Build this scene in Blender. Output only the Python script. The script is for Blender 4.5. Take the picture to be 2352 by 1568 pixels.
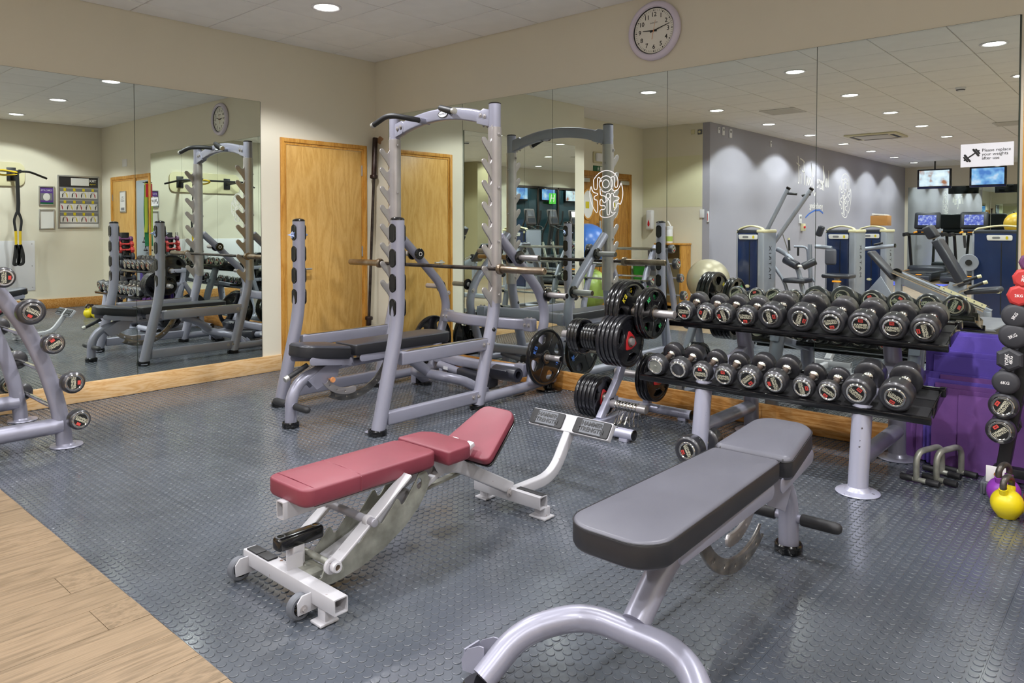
import bpy, bmesh, math, random
from mathutils import Vector, Matrix, Euler
import numpy as np
for _o in list(bpy.data.objects): bpy.data.objects.remove(_o)
SC = bpy.context.scene
COL = SC.collection
R = math.radians
PI = math.pi
rnd = random.Random(7)

# ------------------------------------------------------------------ camera, world, lights, exposure
cam_d = bpy.data.cameras.new('camera'); cam = bpy.data.objects.new('camera', cam_d); COL.objects.link(cam)
cam_d.sensor_width = 36; cam_d.lens = 1681.8/2352*36
cam_d.shift_y = -(784-566.05)/2352; cam_d.clip_start = .02
YAW, PITCH = .7253, .0252
cam.location = (5.8571, -4.5608, 1.2638)
cam.rotation_euler = (PI/2-PITCH, 0, YAW)
SC.camera = cam
w = bpy.data.worlds.new('world'); SC.world = w; w.use_nodes = True
w.node_tree.nodes['Background'].inputs[0].default_value = (.9, .95, 1, 1)
w.node_tree.nodes['Background'].inputs[1].default_value = .4
SC.view_settings.view_transform = 'Standard'; SC.view_settings.look = 'None'
SC.view_settings.exposure = 0.30; SC.view_settings.gamma = 1.0; SC.view_settings.use_curve_mapping = False
cy = SC.cycles
cy.use_denoising = True; cy.max_bounces = 12; cy.diffuse_bounces = 5; cy.glossy_bounces = 7
cy.sample_clamp_indirect = 4.0; cy.blur_glossy = .6
H = 2.90
LAMP_X = [1.2, 2.96, 4.72, 6.5]
LAMP_Y = [-1.38-1.81*k for k in range(9)]
LAMP_W = 96
def lamp_light(x, y, warm=0):
    d = bpy.data.lights.new('downlight_lamp', 'SPOT'); d.energy = LAMP_W; d.spot_size = R(133); d.spot_blend = .26
    d.shadow_soft_size = .055
    d.color = (1, .93, .84) if warm else (.975, .98, 1.0)
    o = bpy.data.objects.new('downlight_lamp', d); COL.objects.link(o); o.location = (x, y, H-.03)
    return o

# ------------------------------------------------------------------ materials
def lin(c):
    if isinstance(c, str):
        c = [int(c[i:i+2], 16)/255 for i in (0, 2, 4)]
    return tuple(x/12.92 if x <= .04045 else ((x+.055)/1.055)**2.4 for x in c)+(1,)
def mat(name, col, rough=.5, metal=0, spec=.5, bump=0, bscale=60, var=0, vscale=8, col2=None, coat=0, emit=0, alpha=None, rvar=0, obj_var=0):
    m = bpy.data.materials.new(name); m.use_nodes = True; nt = m.node_tree; N = nt.nodes; L = nt.links
    b = N['Principled BSDF']
    b.inputs['Base Color'].default_value = lin(col); b.inputs['Roughness'].default_value = rough
    b.inputs['Metallic'].default_value = metal; b.inputs['Specular IOR Level'].default_value = spec
    b.inputs['Coat Weight'].default_value = coat; b.inputs['Coat Roughness'].default_value = .08
    if emit:
        b.inputs['Emission Color'].default_value = lin(col); b.inputs['Emission Strength'].default_value = emit
    tc = N.new('ShaderNodeTexCoord')
    if var or col2:
        n = N.new('ShaderNodeTexNoise'); n.inputs['Scale'].default_value = vscale; n.inputs['Detail'].default_value = 5
        L.new(tc.outputs['Object'], n.inputs['Vector'])
        r = N.new('ShaderNodeValToRGB'); r.color_ramp.elements[0].position = .35; r.color_ramp.elements[1].position = .68
        c = lin(col); c2 = lin(col2) if col2 else tuple(x*(1-var) for x in c[:3])+(1,)
        r.color_ramp.elements[0].color = c2; r.color_ramp.elements[1].color = c
        L.new(n.outputs['Fac'], r.inputs['Fac']); last = r.outputs['Color']
        L.new(last, b.inputs['Base Color'])
        if rvar:
            mr = N.new('ShaderNodeMapRange'); mr.inputs['To Min'].default_value = max(.03, rough-rvar); mr.inputs['To Max'].default_value = min(1, rough+rvar)
            L.new(n.outputs['Fac'], mr.inputs['Value']); L.new(mr.outputs['Result'], b.inputs['Roughness'])
    if bump:
        n2 = N.new('ShaderNodeTexNoise'); n2.inputs['Scale'].default_value = bscale; n2.inputs['Detail'].default_value = 3
        L.new(tc.outputs['Object'], n2.inputs['Vector'])
        bp = N.new('ShaderNodeBump'); bp.inputs['Strength'].default_value = bump; bp.inputs['Distance'].default_value = .002
        L.new(n2.outputs['Fac'], bp.inputs['Height']); L.new(bp.outputs['Normal'], b.inputs['Normal'])
    return m
def wood(name, c1, c2, c3, scale=(1, 1, 1), rough=.4, rings=9, grain=60, rand=0, spec=.4):
    """long grain along the object's z (or y) axis, chosen by scale"""
    m = bpy.data.materials.new(name); m.use_nodes = True; nt = m.node_tree; N = nt.nodes; L = nt.links
    b = N['Principled BSDF']; b.inputs['Roughness'].default_value = rough; b.inputs['Specular IOR Level'].default_value = spec
    tc = N.new('ShaderNodeTexCoord'); mp = N.new('ShaderNodeMapping'); mp.inputs['Scale'].default_value = scale
    L.new(tc.outputs['Object'], mp.inputs['Vector'])
    vec = mp.outputs['Vector']
    if rand:
        oi = N.new('ShaderNodeObjectInfo'); cx = N.new('ShaderNodeCombineXYZ'); ml = N.new('ShaderNodeMath'); ml.operation = 'MULTIPLY'; ml.inputs[1].default_value = 37
        L.new(oi.outputs['Random'], ml.inputs[0]); L.new(ml.outputs[0], cx.inputs[0]); L.new(ml.outputs[0], cx.inputs[1])
        ad = N.new('ShaderNodeVectorMath'); ad.operation = 'ADD'; L.new(vec, ad.inputs[0]); L.new(cx.outputs[0], ad.inputs[1]); vec = ad.outputs[0]
    n0 = N.new('ShaderNodeTexNoise'); n0.inputs['Scale'].default_value = 1.6; n0.inputs['Detail'].default_value = 2; n0.inputs['Distortion'].default_value = .6
    L.new(vec, n0.inputs['Vector'])
    s = N.new('ShaderNodeMath'); s.operation = 'MULTIPLY'; s.inputs[1].default_value = rings
    L.new(n0.outputs['Fac'], s.inputs[0])
    fr = N.new('ShaderNodeMath'); fr.operation = 'PINGPONG'; fr.inputs[1].default_value = .5; L.new(s.outputs[0], fr.inputs[0])
    n1 = N.new('ShaderNodeTexNoise'); n1.inputs['Scale'].default_value = grain; n1.inputs['Detail'].default_value = 6
    mp2 = N.new('ShaderNodeMapping'); mp2.inputs['Scale'].default_value = (1, 1, 1); L.new(vec, mp2.inputs['Vector']); L.new(mp2.outputs[0], n1.inputs['Vector'])
    mx = N.new('ShaderNodeMath'); mx.operation = 'MULTIPLY_ADD'; mx.inputs[1].default_value = .9; L.new(fr.outputs[0], mx.inputs[0])
    m3 = N.new('ShaderNodeMath'); m3.operation = 'MULTIPLY'; m3.inputs[1].default_value = .9; L.new(n1.outputs['Fac'], m3.inputs[0]); L.new(m3.outputs[0], mx.inputs[2])
    r = N.new('ShaderNodeValToRGB'); e = r.color_ramp.elements
    e[0].position = .3; e[0].color = lin(c1); e[1].position = .95; e[1].color = lin(c3)
    k = e.new(.6); k.color = lin(c2)
    L.new(mx.outputs[0], r.inputs['Fac'])
    out = r.outputs['Color']
    if rand:
        hs = N.new('ShaderNodeHueSaturation'); mr = N.new('ShaderNodeMapRange'); mr.inputs['To Min'].default_value = 1-rand; mr.inputs['To Max'].default_value = 1+rand
        L.new(oi.outputs['Random'], mr.inputs['Value']); L.new(mr.outputs[0], hs.inputs['Value']); L.new(out, hs.inputs['Color']); out = hs.outputs['Color']
    L.new(out, b.inputs['Base Color'])
    bp = N.new('ShaderNodeBump'); bp.inputs['Strength'].default_value = .12; bp.inputs['Distance'].default_value = .001
    L.new(n1.outputs['Fac'], bp.inputs['Height']); L.new(bp.outputs['Normal'], b.inputs['Normal'])
    return m
def chipped(name, col, chip, rough, amount=.70, scale=28, metal=.35):
    m = mat(name, col, rough, metal, var=.06, vscale=5)
    nt = m.node_tree; N = nt.nodes; L = nt.links; b = N['Principled BSDF']
    src = b.inputs['Base Color'].links[0].from_socket
    tc = N.new('ShaderNodeTexCoord'); n = N.new('ShaderNodeTexNoise'); n.inputs['Scale'].default_value = scale; n.inputs['Detail'].default_value = 4; n.inputs['Roughness'].default_value = .65
    L.new(tc.outputs['Object'], n.inputs['Vector'])
    r = N.new('ShaderNodeValToRGB'); r.color_ramp.elements[0].position = amount; r.color_ramp.elements[1].position = amount+.015
    L.new(n.outputs['Fac'], r.inputs['Fac'])
    mx = N.new('ShaderNodeMix'); mx.data_type = 'RGBA'; mx.inputs[7].default_value = lin(chip)
    L.new(src, mx.inputs[6]); L.new(r.outputs['Color'], mx.inputs[0]); L.new(mx.outputs[2], b.inputs['Base Color'])
    return m
M = {}
M['silver'] = mat('silver_lilac_paint', '9696a6', .33, .3, coat=.22, var=.05, vscale=3, bump=.03, bscale=900)
M['silverchip'] = chipped('chipped_silver_paint', 'b2b3c6', '3a3230', .3, .66, 22, .35)
M['whitechip'] = chipped('worn_white_grey_paint', 'b9b8bd', '6e4a34', .35, .69, 26, .15)
M['galv'] = mat('galvanised_steel', 'b3b4aa', .42, .5, col2='8a8b82', vscale=14, bump=.15, bscale=120)
M['steel'] = mat('brushed_steel', 'b5b0b0', .34, .6, var=.12, vscale=7, bump=.05, bscale=500)
M['barsteel'] = mat('worn_bar_steel', 'ab9d8c', .3, .92, col2='756451', vscale=9)
M['darkbar'] = mat('dark_worn_bar_steel', '5a5350', .33, .85, col2='37302d', vscale=12)
M['rustbar'] = mat('rusty_dark_sleeve', '4d4340', .4, .7, col2='33241f', vscale=14)
M['chrome'] = mat('chrome', 'dcdad6', .1, 1, var=.08, vscale=20)
M['handle'] = mat('worn_knurled_handle', '8f7f74', .42, .75, col2='5b4d45', vscale=25, bump=.5, bscale=900)
M['black'] = mat('black_rubber', '1d1d20', .38, 0, var=.2, vscale=12, bump=.05, bscale=200, rvar=.08)
M['blackgloss'] = mat('glossy_black_plastic', '0c0c0e', .16, 0, coat=.3)
M['rubbergrip'] = mat('matt_black_grip', '232326', .55, 0, var=.15, vscale=10, bump=.1, bscale=400)
M['plate'] = mat('black_rubber_plate', '1b1b20', .27, 0, var=.25, vscale=9, rvar=.06, coat=.15)
M['plateglossy'] = mat('glossy_black_plate', '131316', .2, 0, coat=.4, var=.2, vscale=12)
M['head'] = mat('dumbbell_rubber', '222226', .36, .35, col2='3a3a40', vscale=11, rvar=.08, spec=1.0, coat=.7)
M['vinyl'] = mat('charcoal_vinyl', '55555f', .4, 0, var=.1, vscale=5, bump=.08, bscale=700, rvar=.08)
M['vinylside'] = mat('charcoal_vinyl_side_darker', '252529', .42, 0, var=.08, vscale=6, bump=.08, bscale=700)  # darker tone for the steep faces and seams of the bench pads
M['vinylblack'] = mat('black_vinyl', '30313a', .33, 0, var=.1, vscale=6, bump=.06, bscale=700)
M['red'] = mat('red_vinyl', '7a3340', .45, 0, col2='6e2d39', vscale=4, bump=.12, bscale=500)
M['redplastic'] = mat('red_plastic', 'b5262b', .35, 0)
M['stickerred'] = mat('red_sticker', 'cf4840', .5, 0)
M['labeltext'] = mat('pale_lettering', 'c9c6b0', .5, 0)
M['white'] = mat('white_paint', 'eeebea', .5, 0)
M['whiteplastic'] = mat('white_plastic', 'dfdfe4', .35, 0)
M['lilacplastic'] = mat('lilac_white_plastic', 'd3cbdc', .25, 0, coat=.2)
M['silvergrey'] = mat('grey_rod_paint', '9b9aa2', .4, .4)
M['dial'] = mat('clock_dial', 'e4e2d8', .5, 0)
M['ink'] = mat('black_ink', '141414', .5, 0)
M['blueink'] = mat('blue_print', '3c6cc4', .5, 0)
M['yellowink'] = mat('yellow_print', 'd9c52e', .5, 0)
M['greenink'] = mat('green_print', '31a55c', .5, 0)
M['orange'] = mat('orange_plastic', 'dc9560', .4, 0)
M['orange2'] = mat('bright_orange_plastic', 'ef9a1c', .4, 0)
M['wall'] = mat('cream_wall_paint', 'dad4c2', .75, 0, var=.025, vscale=2, bump=.03, bscale=300)
M['wallpale'] = mat('pale_wall_patch', 'd8d5b4', .75, 0, var=.03, vscale=3)
M['wallgrey'] = mat('grey_wall_paint', '9e9ca8', .7, 0, var=.03, vscale=2)
M['walldark'] = mat('taupe_pillar_paint', 'a19877', .75, 0)
M['ceilgrid'] = mat('white_ceiling_grid', 'c9c7c4', .6, 0)
M['tile'] = mat('ceiling_tile', 'ecebea', .85, 0, var=.05, vscale=5, bump=.35, bscale=260)
M['mirror'] = mat('silvered_mirror', 'e6efe9', .0, 1)
M['mirroredge'] = mat('dark_mirror_edge', '3d4740', .3, .3)
M['purple'] = mat('purple_foam', '6550b8', .7, 0, var=.12, vscale=5, bump=.25, bscale=60)
M['plum'] = mat('plum_foam', '80509a', .75, 0, col2='6f478e', vscale=5, bump=.3, bscale=50)
M['ballsilver'] = mat('pearl_beige_ball', 'b5ad95', .28, .25, var=.05, vscale=4, coat=.3)
M['ballblue'] = mat('blue_ball', '4475c8', .3, 0, coat=.3)
M['ballgreen'] = mat('lime_ball', 'a3bd5c', .3, 0, coat=.3)
M['ballyellow'] = mat('yellow_ball', 'c3a12a', .35, 0)
M['navy'] = mat('navy_smoked_shroud', '1c2c52', .18, 0, var=.25, vscale=3, coat=.4)
M['cream'] = mat('cream_plastic', 'cfc8a4', .4, 0)
M['machine'] = mat('machine_silver_paint', 'a0a5b2', .32, .45, var=.05)
M['darkmachine'] = mat('graphite_frame', '3b3e46', .35, .3)
M['treadblack'] = mat('treadmill_black', '22262c', .4, .1)
M['wooddoor'] = wood('maple_door_veneer', 'bd8f47', 'c99d55', 'd4a964', (6, 6, .8), .38, 5, 30)
M['frame'] = wood('oak_frame', 'a86f2a', 'bd8434', 'cf9a4a', (9, 9, 1.0), .4, 5, 40)
M['darkdoor'] = wood('dark_oak_door', '8e5f26', 'a5722f', 'b98640', (6, 6, .8), .4, 6, 40)
M['skirt'] = wood('pine_skirting', '9a6428', 'b9803e', 'd0a064', (1.1, 9, 11), .42, 6, 26)
M['skirtA'] = wood('scuffed_pine_skirting', 'c09058', 'd3ab76', 'ddbd92', (9, 1.1, 11), .45, 6, 26)
M['plank'] = wood('oak_vinyl_plank', '64533e', '75634d', '857159', (22, .9, 1), .42, 3.2, 9, rand=.06)
M['green'] = mat('green_bin', '2f9a3c', .4, 0)
M['greyplastic'] = mat('grey_plastic', '5e6168', .45, 0)
M['kbyellow'] = mat('yellow_vinyl_coat', 'd7c31a', .35, 0, bump=.08, bscale=50)
M['kbpurple'] = mat('purple_vinyl_coat', '8a3aa6', .35, 0, bump=.08, bscale=50)
M['kbred'] = mat('red_vinyl_coat', 'c8222c', .35, 0, bump=.08, bscale=50)
M['kbpink'] = mat('magenta_vinyl_coat', 'a8337a', .35, 0)
M['iron'] = mat('worn_black_iron', '3a3735', .35, .6, col2='6b655e', vscale=40)
M['reddb'] = mat('red_neoprene', 'c33a38', .5, 0, bump=.1, bscale=300)
M['purpledb'] = mat('purple_neoprene', '6a3a64', .5, 0, bump=.1, bscale=300)
M['greydb'] = mat('charcoal_neoprene', '37373c', .55, 0, bump=.1, bscale=300)
M['blackpost'] = mat('black_powder_coat', '1a1a1c', .45, 0)
M['strapyellow'] = mat('yellow_strap', 'd9b81e', .6, 0)
M['strapblack'] = mat('black_strap', '1f1f1f', .7, 0)
M['lime'] = mat('lime_tape', 'b5c94a', .6, 0)
M['bandgreen'] = mat('green_band', '1d7a4f', .5, 0)
M['bandred'] = mat('red_band', 'c2283a', .5, 0)
M['card'] = mat('brown_cardboard', 'a5743e', .8, 0)
M['cloth'] = mat('blue_cloth', '6f8fd8', .8, 0, col2='dfe6f5', vscale=120)
M['posterblack'] = mat('poster_dark', '2b2a2c', .4, 0)
M['postergrey'] = mat('poster_grey', '77777a', .4, 0)
M['posterwhite'] = mat('poster_white', 'd9d7d4', .4, 0)
M['posteryellow'] = mat('poster_yellow', 'c8b51c', .4, 0)
M['posterpurple'] = mat('poster_purple', '5a3a8a', .4, 0)
M['posterskin'] = mat('poster_skin', 'b08a76', .4, 0)
M['posterred'] = mat('poster_red_shirt', 'a3323a', .4, 0)
M['alu'] = mat('aluminium_frame', 'bdbbb6', .35, .7)
M['bluemat'] = mat('blue_mat', '3c50c8', .7, 0)
M['exitgreen'] = mat('exit_green', '0d5a38', .4, 0)
M['leafgreen'] = mat('square_green', '4fae3f', .4, 0, emit=.3)
M['lampglow'] = mat('lamp_glow', 'fffaf2', .5, emit=14)
M['bluegrey'] = mat('blue_grey_paint', '9aa5ad', .6, 0)
M['darkglass'] = mat('dark_tinted_glass', '20343a', .05, 0, spec=.8)
M['mirrordark'] = mat('dark_mullion', '2c2420', .4, 0)
M['console'] = mat('console_grey', '5c5758', .4, .2)
def screen_mat(name, cols, strength, seed=0, scale=3):
    m = bpy.data.materials.new(name); m.use_nodes = True; nt = m.node_tree; N = nt.nodes; L = nt.links; b = N['Principled BSDF']
    tc = N.new('ShaderNodeTexCoord'); n = N.new('ShaderNodeTexNoise'); n.inputs['Scale'].default_value = scale; n.inputs['Detail'].default_value = 2
    mp = N.new('ShaderNodeMapping'); mp.inputs['Location'].default_value = (seed, seed*2, 0); L.new(tc.outputs['Object'], mp.inputs[0]); L.new(mp.outputs[0], n.inputs['Vector'])
    r = N.new('ShaderNodeValToRGB'); e = r.color_ramp.elements
    e[0].position = .3; e[0].color = lin(cols[0]); e[1].position = .7; e[1].color = lin(cols[-1])
    for i, c in enumerate(cols[1:-1]): k = e.new(.3+.4*(i+1)/(len(cols)-1)); k.color = lin(c)
    L.new(n.outputs['Fac'], r.inputs['Fac']); L.new(r.outputs[0], b.inputs['Emission Color']); b.inputs['Emission Strength'].default_value = strength
    b.inputs['Base Color'].default_value = (.02, .02, .02, 1); b.inputs['Roughness'].default_value = .2
    return m
M['screenA'] = screen_mat('tv_picture_pale', ['a06a50', 'c8d8ea', 'e4ecf4'], 1.1, 3, 6)
M['screenB'] = screen_mat('tv_picture_blue', ['4a78c0', '7fb0e0', 'd8dcec'], 1.1, 8, 5)
M['screenC'] = screen_mat('console_screen_blue', ['3c4aa0', '5a6ad0', 'c8d0f0'], .9, 2, 14)
M['screenD'] = screen_mat('console_screen_grey', ['6a6a78', '85858f', '9a9aa4'], .6, 2, 10)
M['screenE'] = screen_mat('console_screen_white', ['f4f4f0', 'ffffff', 'ffffff'], 1.6, 2, 10)

def rubber_material():
    m = bpy.data.materials.new('studded_rubber'); m.use_nodes = True; nt = m.node_tree; N = nt.nodes; L = nt.links; b = N['Principled BSDF']
    geo = N.new('ShaderNodeNewGeometry')
    n = N.new('ShaderNodeTexNoise'); n.inputs['Scale'].default_value = 1.3; n.inputs['Detail'].default_value = 6; n.inputs['Roughness'].default_value = .6
    L.new(geo.outputs['Position'], n.inputs['Vector'])
    r = N.new('ShaderNodeValToRGB'); e = r.color_ramp.elements
    e[0].position = .3; e[0].color = lin('3b3f46'); e[1].position = .7; e[1].color = lin('51565f')
    k = e.new(.5); k.color = lin('474c54')
    L.new(n.outputs['Fac'], r.inputs['Fac'])
    oi = N.new('ShaderNodeObjectInfo'); hs = N.new('ShaderNodeHueSaturation'); mr = N.new('ShaderNodeMapRange'); mr.inputs['To Min'].default_value = .96; mr.inputs['To Max'].default_value = 1.04
    L.new(oi.outputs['Random'], mr.inputs['Value']); L.new(mr.outputs[0], hs.inputs['Value']); L.new(r.outputs[0], hs.inputs['Color']); L.new(hs.outputs[0], b.inputs['Base Color'])
    n2 = N.new('ShaderNodeTexNoise'); n2.inputs['Scale'].default_value = 4; n2.inputs['Detail'].default_value = 6
    L.new(geo.outputs['Position'], n2.inputs['Vector'])
    mr2 = N.new('ShaderNodeMapRange'); mr2.inputs['From Min'].default_value = .3; mr2.inputs['From Max'].default_value = .7; mr2.inputs['To Min'].default_value = .13; mr2.inputs['To Max'].default_value = .27
    L.new(n2.outputs['Fac'], mr2.inputs['Value']); L.new(mr2.outputs[0], b.inputs['Roughness'])
    b.inputs['Specular IOR Level'].default_value = 1.0; b.inputs['Coat Weight'].default_value = .25; b.inputs['Coat Roughness'].default_value = .12
    n3 = N.new('ShaderNodeTexNoise'); n3.inputs['Scale'].default_value = 90; n3.inputs['Detail'].default_value = 3
    L.new(geo.outputs['Position'], n3.inputs['Vector'])
    bp = N.new('ShaderNodeBump'); bp.inputs['Strength'].default_value = .15; bp.inputs['Distance'].default_value = .002
    L.new(n3.outputs['Fac'], bp.inputs['Height']); L.new(bp.outputs['Normal'], b.inputs['Normal'])
    return m
M['rubberfloor'] = rubber_material()

# ------------------------------------------------------------------ mesh helpers
def V(*a): return Vector(a)
def frame_to(d, up=None):
    d = Vector(d).normalized()
    up = Vector(up) if up is not None else (V(0, 0, 1) if abs(d.z) < .95 else V(0, 1, 0))
    x = up.cross(d)
    if x.length < 1e-6: x = V(1, 0, 0).cross(d)
    x.normalize(); y = d.cross(x)
    return Matrix((x, y, d)).transposed()
def rr(w_, h_, r_, n=4):
    r_ = min(r_, w_/2-1e-5, h_/2-1e-5); out = []
    for cx_, cy_, a0 in ((w_/2-r_, h_/2-r_, 0), (-w_/2+r_, h_/2-r_, 90), (-w_/2+r_, -h_/2+r_, 180), (w_/2-r_, -h_/2+r_, 270)):
        for i in range(n+1):
            a = R(a0+90*i/n); out.append((cx_+r_*math.cos(a), cy_+r_*math.sin(a)))
    return out
def circ(r_, n=18): return [(r_*math.cos(2*PI*i/n), r_*math.sin(2*PI*i/n)) for i in range(n)]
def fil(pts, r_, n=6):
    """round the corners of a polyline"""
    pts = [Vector(p) for p in pts]; out = [pts[0]]
    for i in range(1, len(pts)-1):
        a, b, c = pts[i-1], pts[i], pts[i+1]
        u, v = (a-b), (c-b); lu, lv = u.length, v.length
        rad = r_[i-1] if isinstance(r_, (list, tuple)) else r_
        t = min(rad, lu*.48, lv*.48); p0 = b+u/lu*t; p1 = b+v/lv*t
        for k in range(n+1):
            s = k/n; out.append(p0*(1-s)**2+b*2*s*(1-s)+p1*s*s)
    out.append(pts[-1]); return out
class MB:
    def __init__(s): s.bm = bmesh.new()
    def box(s, lo, hi, bev=0, seg=2, rot=None, piv=None):
        lo, hi = Vector(lo), Vector(hi)
        r = bmesh.ops.create_cube(s.bm, size=1); vs = r['verts']; sz = hi-lo; c = (hi+lo)/2
        for v in vs: v.co = Vector((v.co.x*sz.x, v.co.y*sz.y, v.co.z*sz.z))
        if bev:
            es = set(e for v in vs for e in v.link_edges)
            rb = bmesh.ops.bevel(s.bm, geom=list(es), offset=bev, segments=seg, profile=.5, affect='EDGES', clamp_overlap=True)
            vs = list(set(v for f in rb['faces'] for v in f.verts) | set(v for v in vs if v.is_valid))
            # collect the whole island
            seen = set(vs); st = list(vs)
            while st:
                v = st.pop()
                for e in v.link_edges:
                    o = e.other_vert(v)
                    if o not in seen: seen.add(o); st.append(o)
            vs = list(seen)
        mt = Matrix.Translation(c)
        if rot is not None:
            q = rot if isinstance(rot, Matrix) else Euler(rot).to_matrix()
            p = Vector(piv) if piv is not None else c
            mt = Matrix.Translation(p) @ q.to_4x4() @ Matrix.Translation(c-p)
        for v in vs: v.co = mt @ v.co
        return s
    def sweep(s, pts, prof, cap=True, up=None, scales=None, closed=False):
        pts = [Vector(p) for p in pts]; n = len(pts); rings = []
        tan = []
        for i in range(n):
            if closed: d = pts[(i+1) % n]-pts[i-1]
            else: d = pts[min(i+1, n-1)]-pts[max(i-1, 0)]
            tan.append(d.normalized())
        if up is None:
            F_ = frame_to(tan[0])
        else: F_ = frame_to(tan[0], up)
        for i in range(n):
            if i:
                if up is not None: F_ = frame_to(tan[i], up)
                else:
                    q = tan[i-1].rotation_difference(tan[i]); F_ = q.to_matrix() @ F_
            k = scales[i] if scales else 1
            # widen at the mitre is ignored (fillets keep the angle small)
            rings.append([s.bm.verts.new(pts[i]+F_ @ Vector((a*k, b*k, 0))) for a, b in prof])
        m = len(prof)
        rng = range(n) if closed else range(n-1)
        for i in rng:
            A, B = rings[i], rings[(i+1) % n]
            for j in range(m): s.bm.faces.new((A[j], A[(j+1) % m], B[(j+1) % m], B[j]))
        if cap and not closed:
            s.bm.faces.new(rings[0][::-1]); s.bm.faces.new(rings[-1])
        return s
    def tube(s, pts, r_, n=18, cap=True): return s.sweep(pts, circ(r_, n), cap)
    def rtube(s, pts, w_, h_, r_=.008, up=None, cap=True): return s.sweep(pts, rr(w_, h_, r_, 3), cap, up)
    def cyl(s, a, b, r_, r2=None, n=24, bev=0):
        a, b = Vector(a), Vector(b); r2 = r_ if r2 is None else r2
        L_ = (b-a).length
        if bev: prof = [(0, 0), (r_-bev, 0), (r_-bev*.3, bev*.3), (r_, bev), (r2, L_-bev), (r2-bev*.3, L_-bev*.3), (r2-bev, L_), (0, L_)]
        else: prof = [(0, 0), (r_, 0), (r2, L_), (0, L_)]
        return s.lathe(prof, a, b-a, n)
    def lathe(s, prof, o=(0, 0, 0), axis=(0, 0, 1), n=32, ang=2*PI):
        o = Vector(o); F_ = frame_to(axis); rings = []
        full = abs(ang-2*PI) < 1e-6; cnt = n if full else n+1
        for r_, z in prof:
            if r_ < 1e-6: rings.append([s.bm.verts.new(o+F_ @ V(0, 0, z))])
            else: rings.append([s.bm.verts.new(o+F_ @ V(r_*math.cos(ang*i/n), r_*math.sin(ang*i/n), z)) for i in range(cnt)])
        for A, B in zip(rings[:-1], rings[1:]):
            for i in range(n):
                j = (i+1) % cnt if full else i+1
                if len(A) == 1 and len(B) == 1: continue
                if len(A) == 1: s.bm.faces.new((A[0], B[j], B[i]))
                elif len(B) == 1: s.bm.faces.new((A[i], A[j], B[0]))
                else: s.bm.faces.new((A[i], A[j], B[j], B[i]))
        return s
    def sphere(s, c, r_, sx=1, sy=1, sz=1, u=24, v=14):
        rb = bmesh.ops.create_uvsphere(s.bm, u_segments=u, v_segments=v, radius=r_)
        for q in rb['verts']: q.co = Vector((q.co.x*sx, q.co.y*sy, q.co.z*sz))+Vector(c)
        return s
    def poly(s, pts):
        s.bm.faces.new([s.bm.verts.new(p) for p in pts]); return s
    def pad(s, out, z0, z1, r_=.02, crown=.006, inset0=.004, seg=4, mt=None):
        """cushion over a plan outline [(x,y)]; outline must be counter-clockwise"""
        n = len(out); P_ = [Vector(p) for p in out]
        nor = []
        for i in range(n):
            d = (P_[(i+1) % n]-P_[i-1]); nn = Vector((d.y, -d.x)); nn.normalize(); nor.append(nn)
        levels = [(inset0+.004, z0), (inset0, z0+.004), (0, z0+.012), (0, z1-r_)]
        for k in range(1, seg+1):
            a = PI/2*k/seg; levels.append((r_*(1-math.cos(a)), z1-r_+r_*math.sin(a)))
        c = Vector((sum(p.x for p in P_)/n, sum(p.y for p in P_)/n))
        rings = []
        for ins, z in levels:
            rings.append([Vector((P_[i].x-nor[i].x*ins, P_[i].y-nor[i].y*ins, z)) for i in range(n)])
        last = rings[-1]
        for k, f in ((.7, .7), (.4, .92)):
            rings.append([Vector((c.x+(p.x-c.x)*k, c.y+(p.y-c.y)*k, z1+crown*f)) for p in last])
        mt = mt or Matrix.Identity(4)
        vr = [[s.bm.verts.new(mt @ p) for p in r__] for r__ in rings]
        for A, B in zip(vr[:-1], vr[1:]):
            for i in range(n): s.bm.faces.new((A[i], A[(i+1) % n], B[(i+1) % n], B[i]))
        s.bm.faces.new(vr[0][::-1])
        t = s.bm.verts.new(mt @ Vector((c.x, c.y, z1+crown)))
        for i in range(n): s.bm.faces.new((vr[-1][i], vr[-1][(i+1) % n], t))
        return s
    def xf(s, mt, vs=None):
        for v in (vs or s.bm.verts): v.co = mt @ v.co
        return s
    def add_mesh(s, me, mt=None):
        b = bmesh.new(); b.from_mesh(me)
        if mt is not None: b.transform(mt)
        t = bpy.data.meshes.new('tmp'); b.to_mesh(t); b.free(); s.bm.from_mesh(t); bpy.data.meshes.remove(t); return s
    def mesh(s, name, m, ang=38):
        bm = s.bm
        bmesh.ops.recalc_face_normals(bm, faces=bm.faces)
        ca = R(ang)
        for e in bm.edges:
            if len(e.link_faces) == 2:
                e.smooth = e.calc_face_angle(0) < ca
        for f in bm.faces: f.smooth = True
        me = bpy.data.meshes.new(name); bm.to_mesh(me); bm.free()
        me.materials.append(m if not isinstance(m, str) else M[m])
        return me
def link(name, me, parent=None, loc=None, rot=None, scale=None):
    o = bpy.data.objects.new(name, me); COL.objects.link(o)
    if parent is not None: o.parent = parent
    if loc is not None: o.location = loc
    if rot is not None: o.rotation_euler = rot
    if scale is not None: o.scale = scale
    return o
def part(name, b, m, parent=None, label=None, world=False, ang=38):
    if world and parent is not None:
        q = parent
        mt = Matrix.Identity(4)
        while q is not None:
            mt = (Matrix.LocRotScale(q.location, q.rotation_euler, q.scale)) @ mt; q = q.parent
        b.xf(mt.inverted())
    o = link(name, b.mesh(name, m, ang), parent)
    if label: o['label'] = label
    return o
def tag(o, label, cat, group=None, kind=None):
    o['label'] = label; o['category'] = cat
    if group: o['group'] = group
    if kind: o['kind'] = kind
    return o
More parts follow.
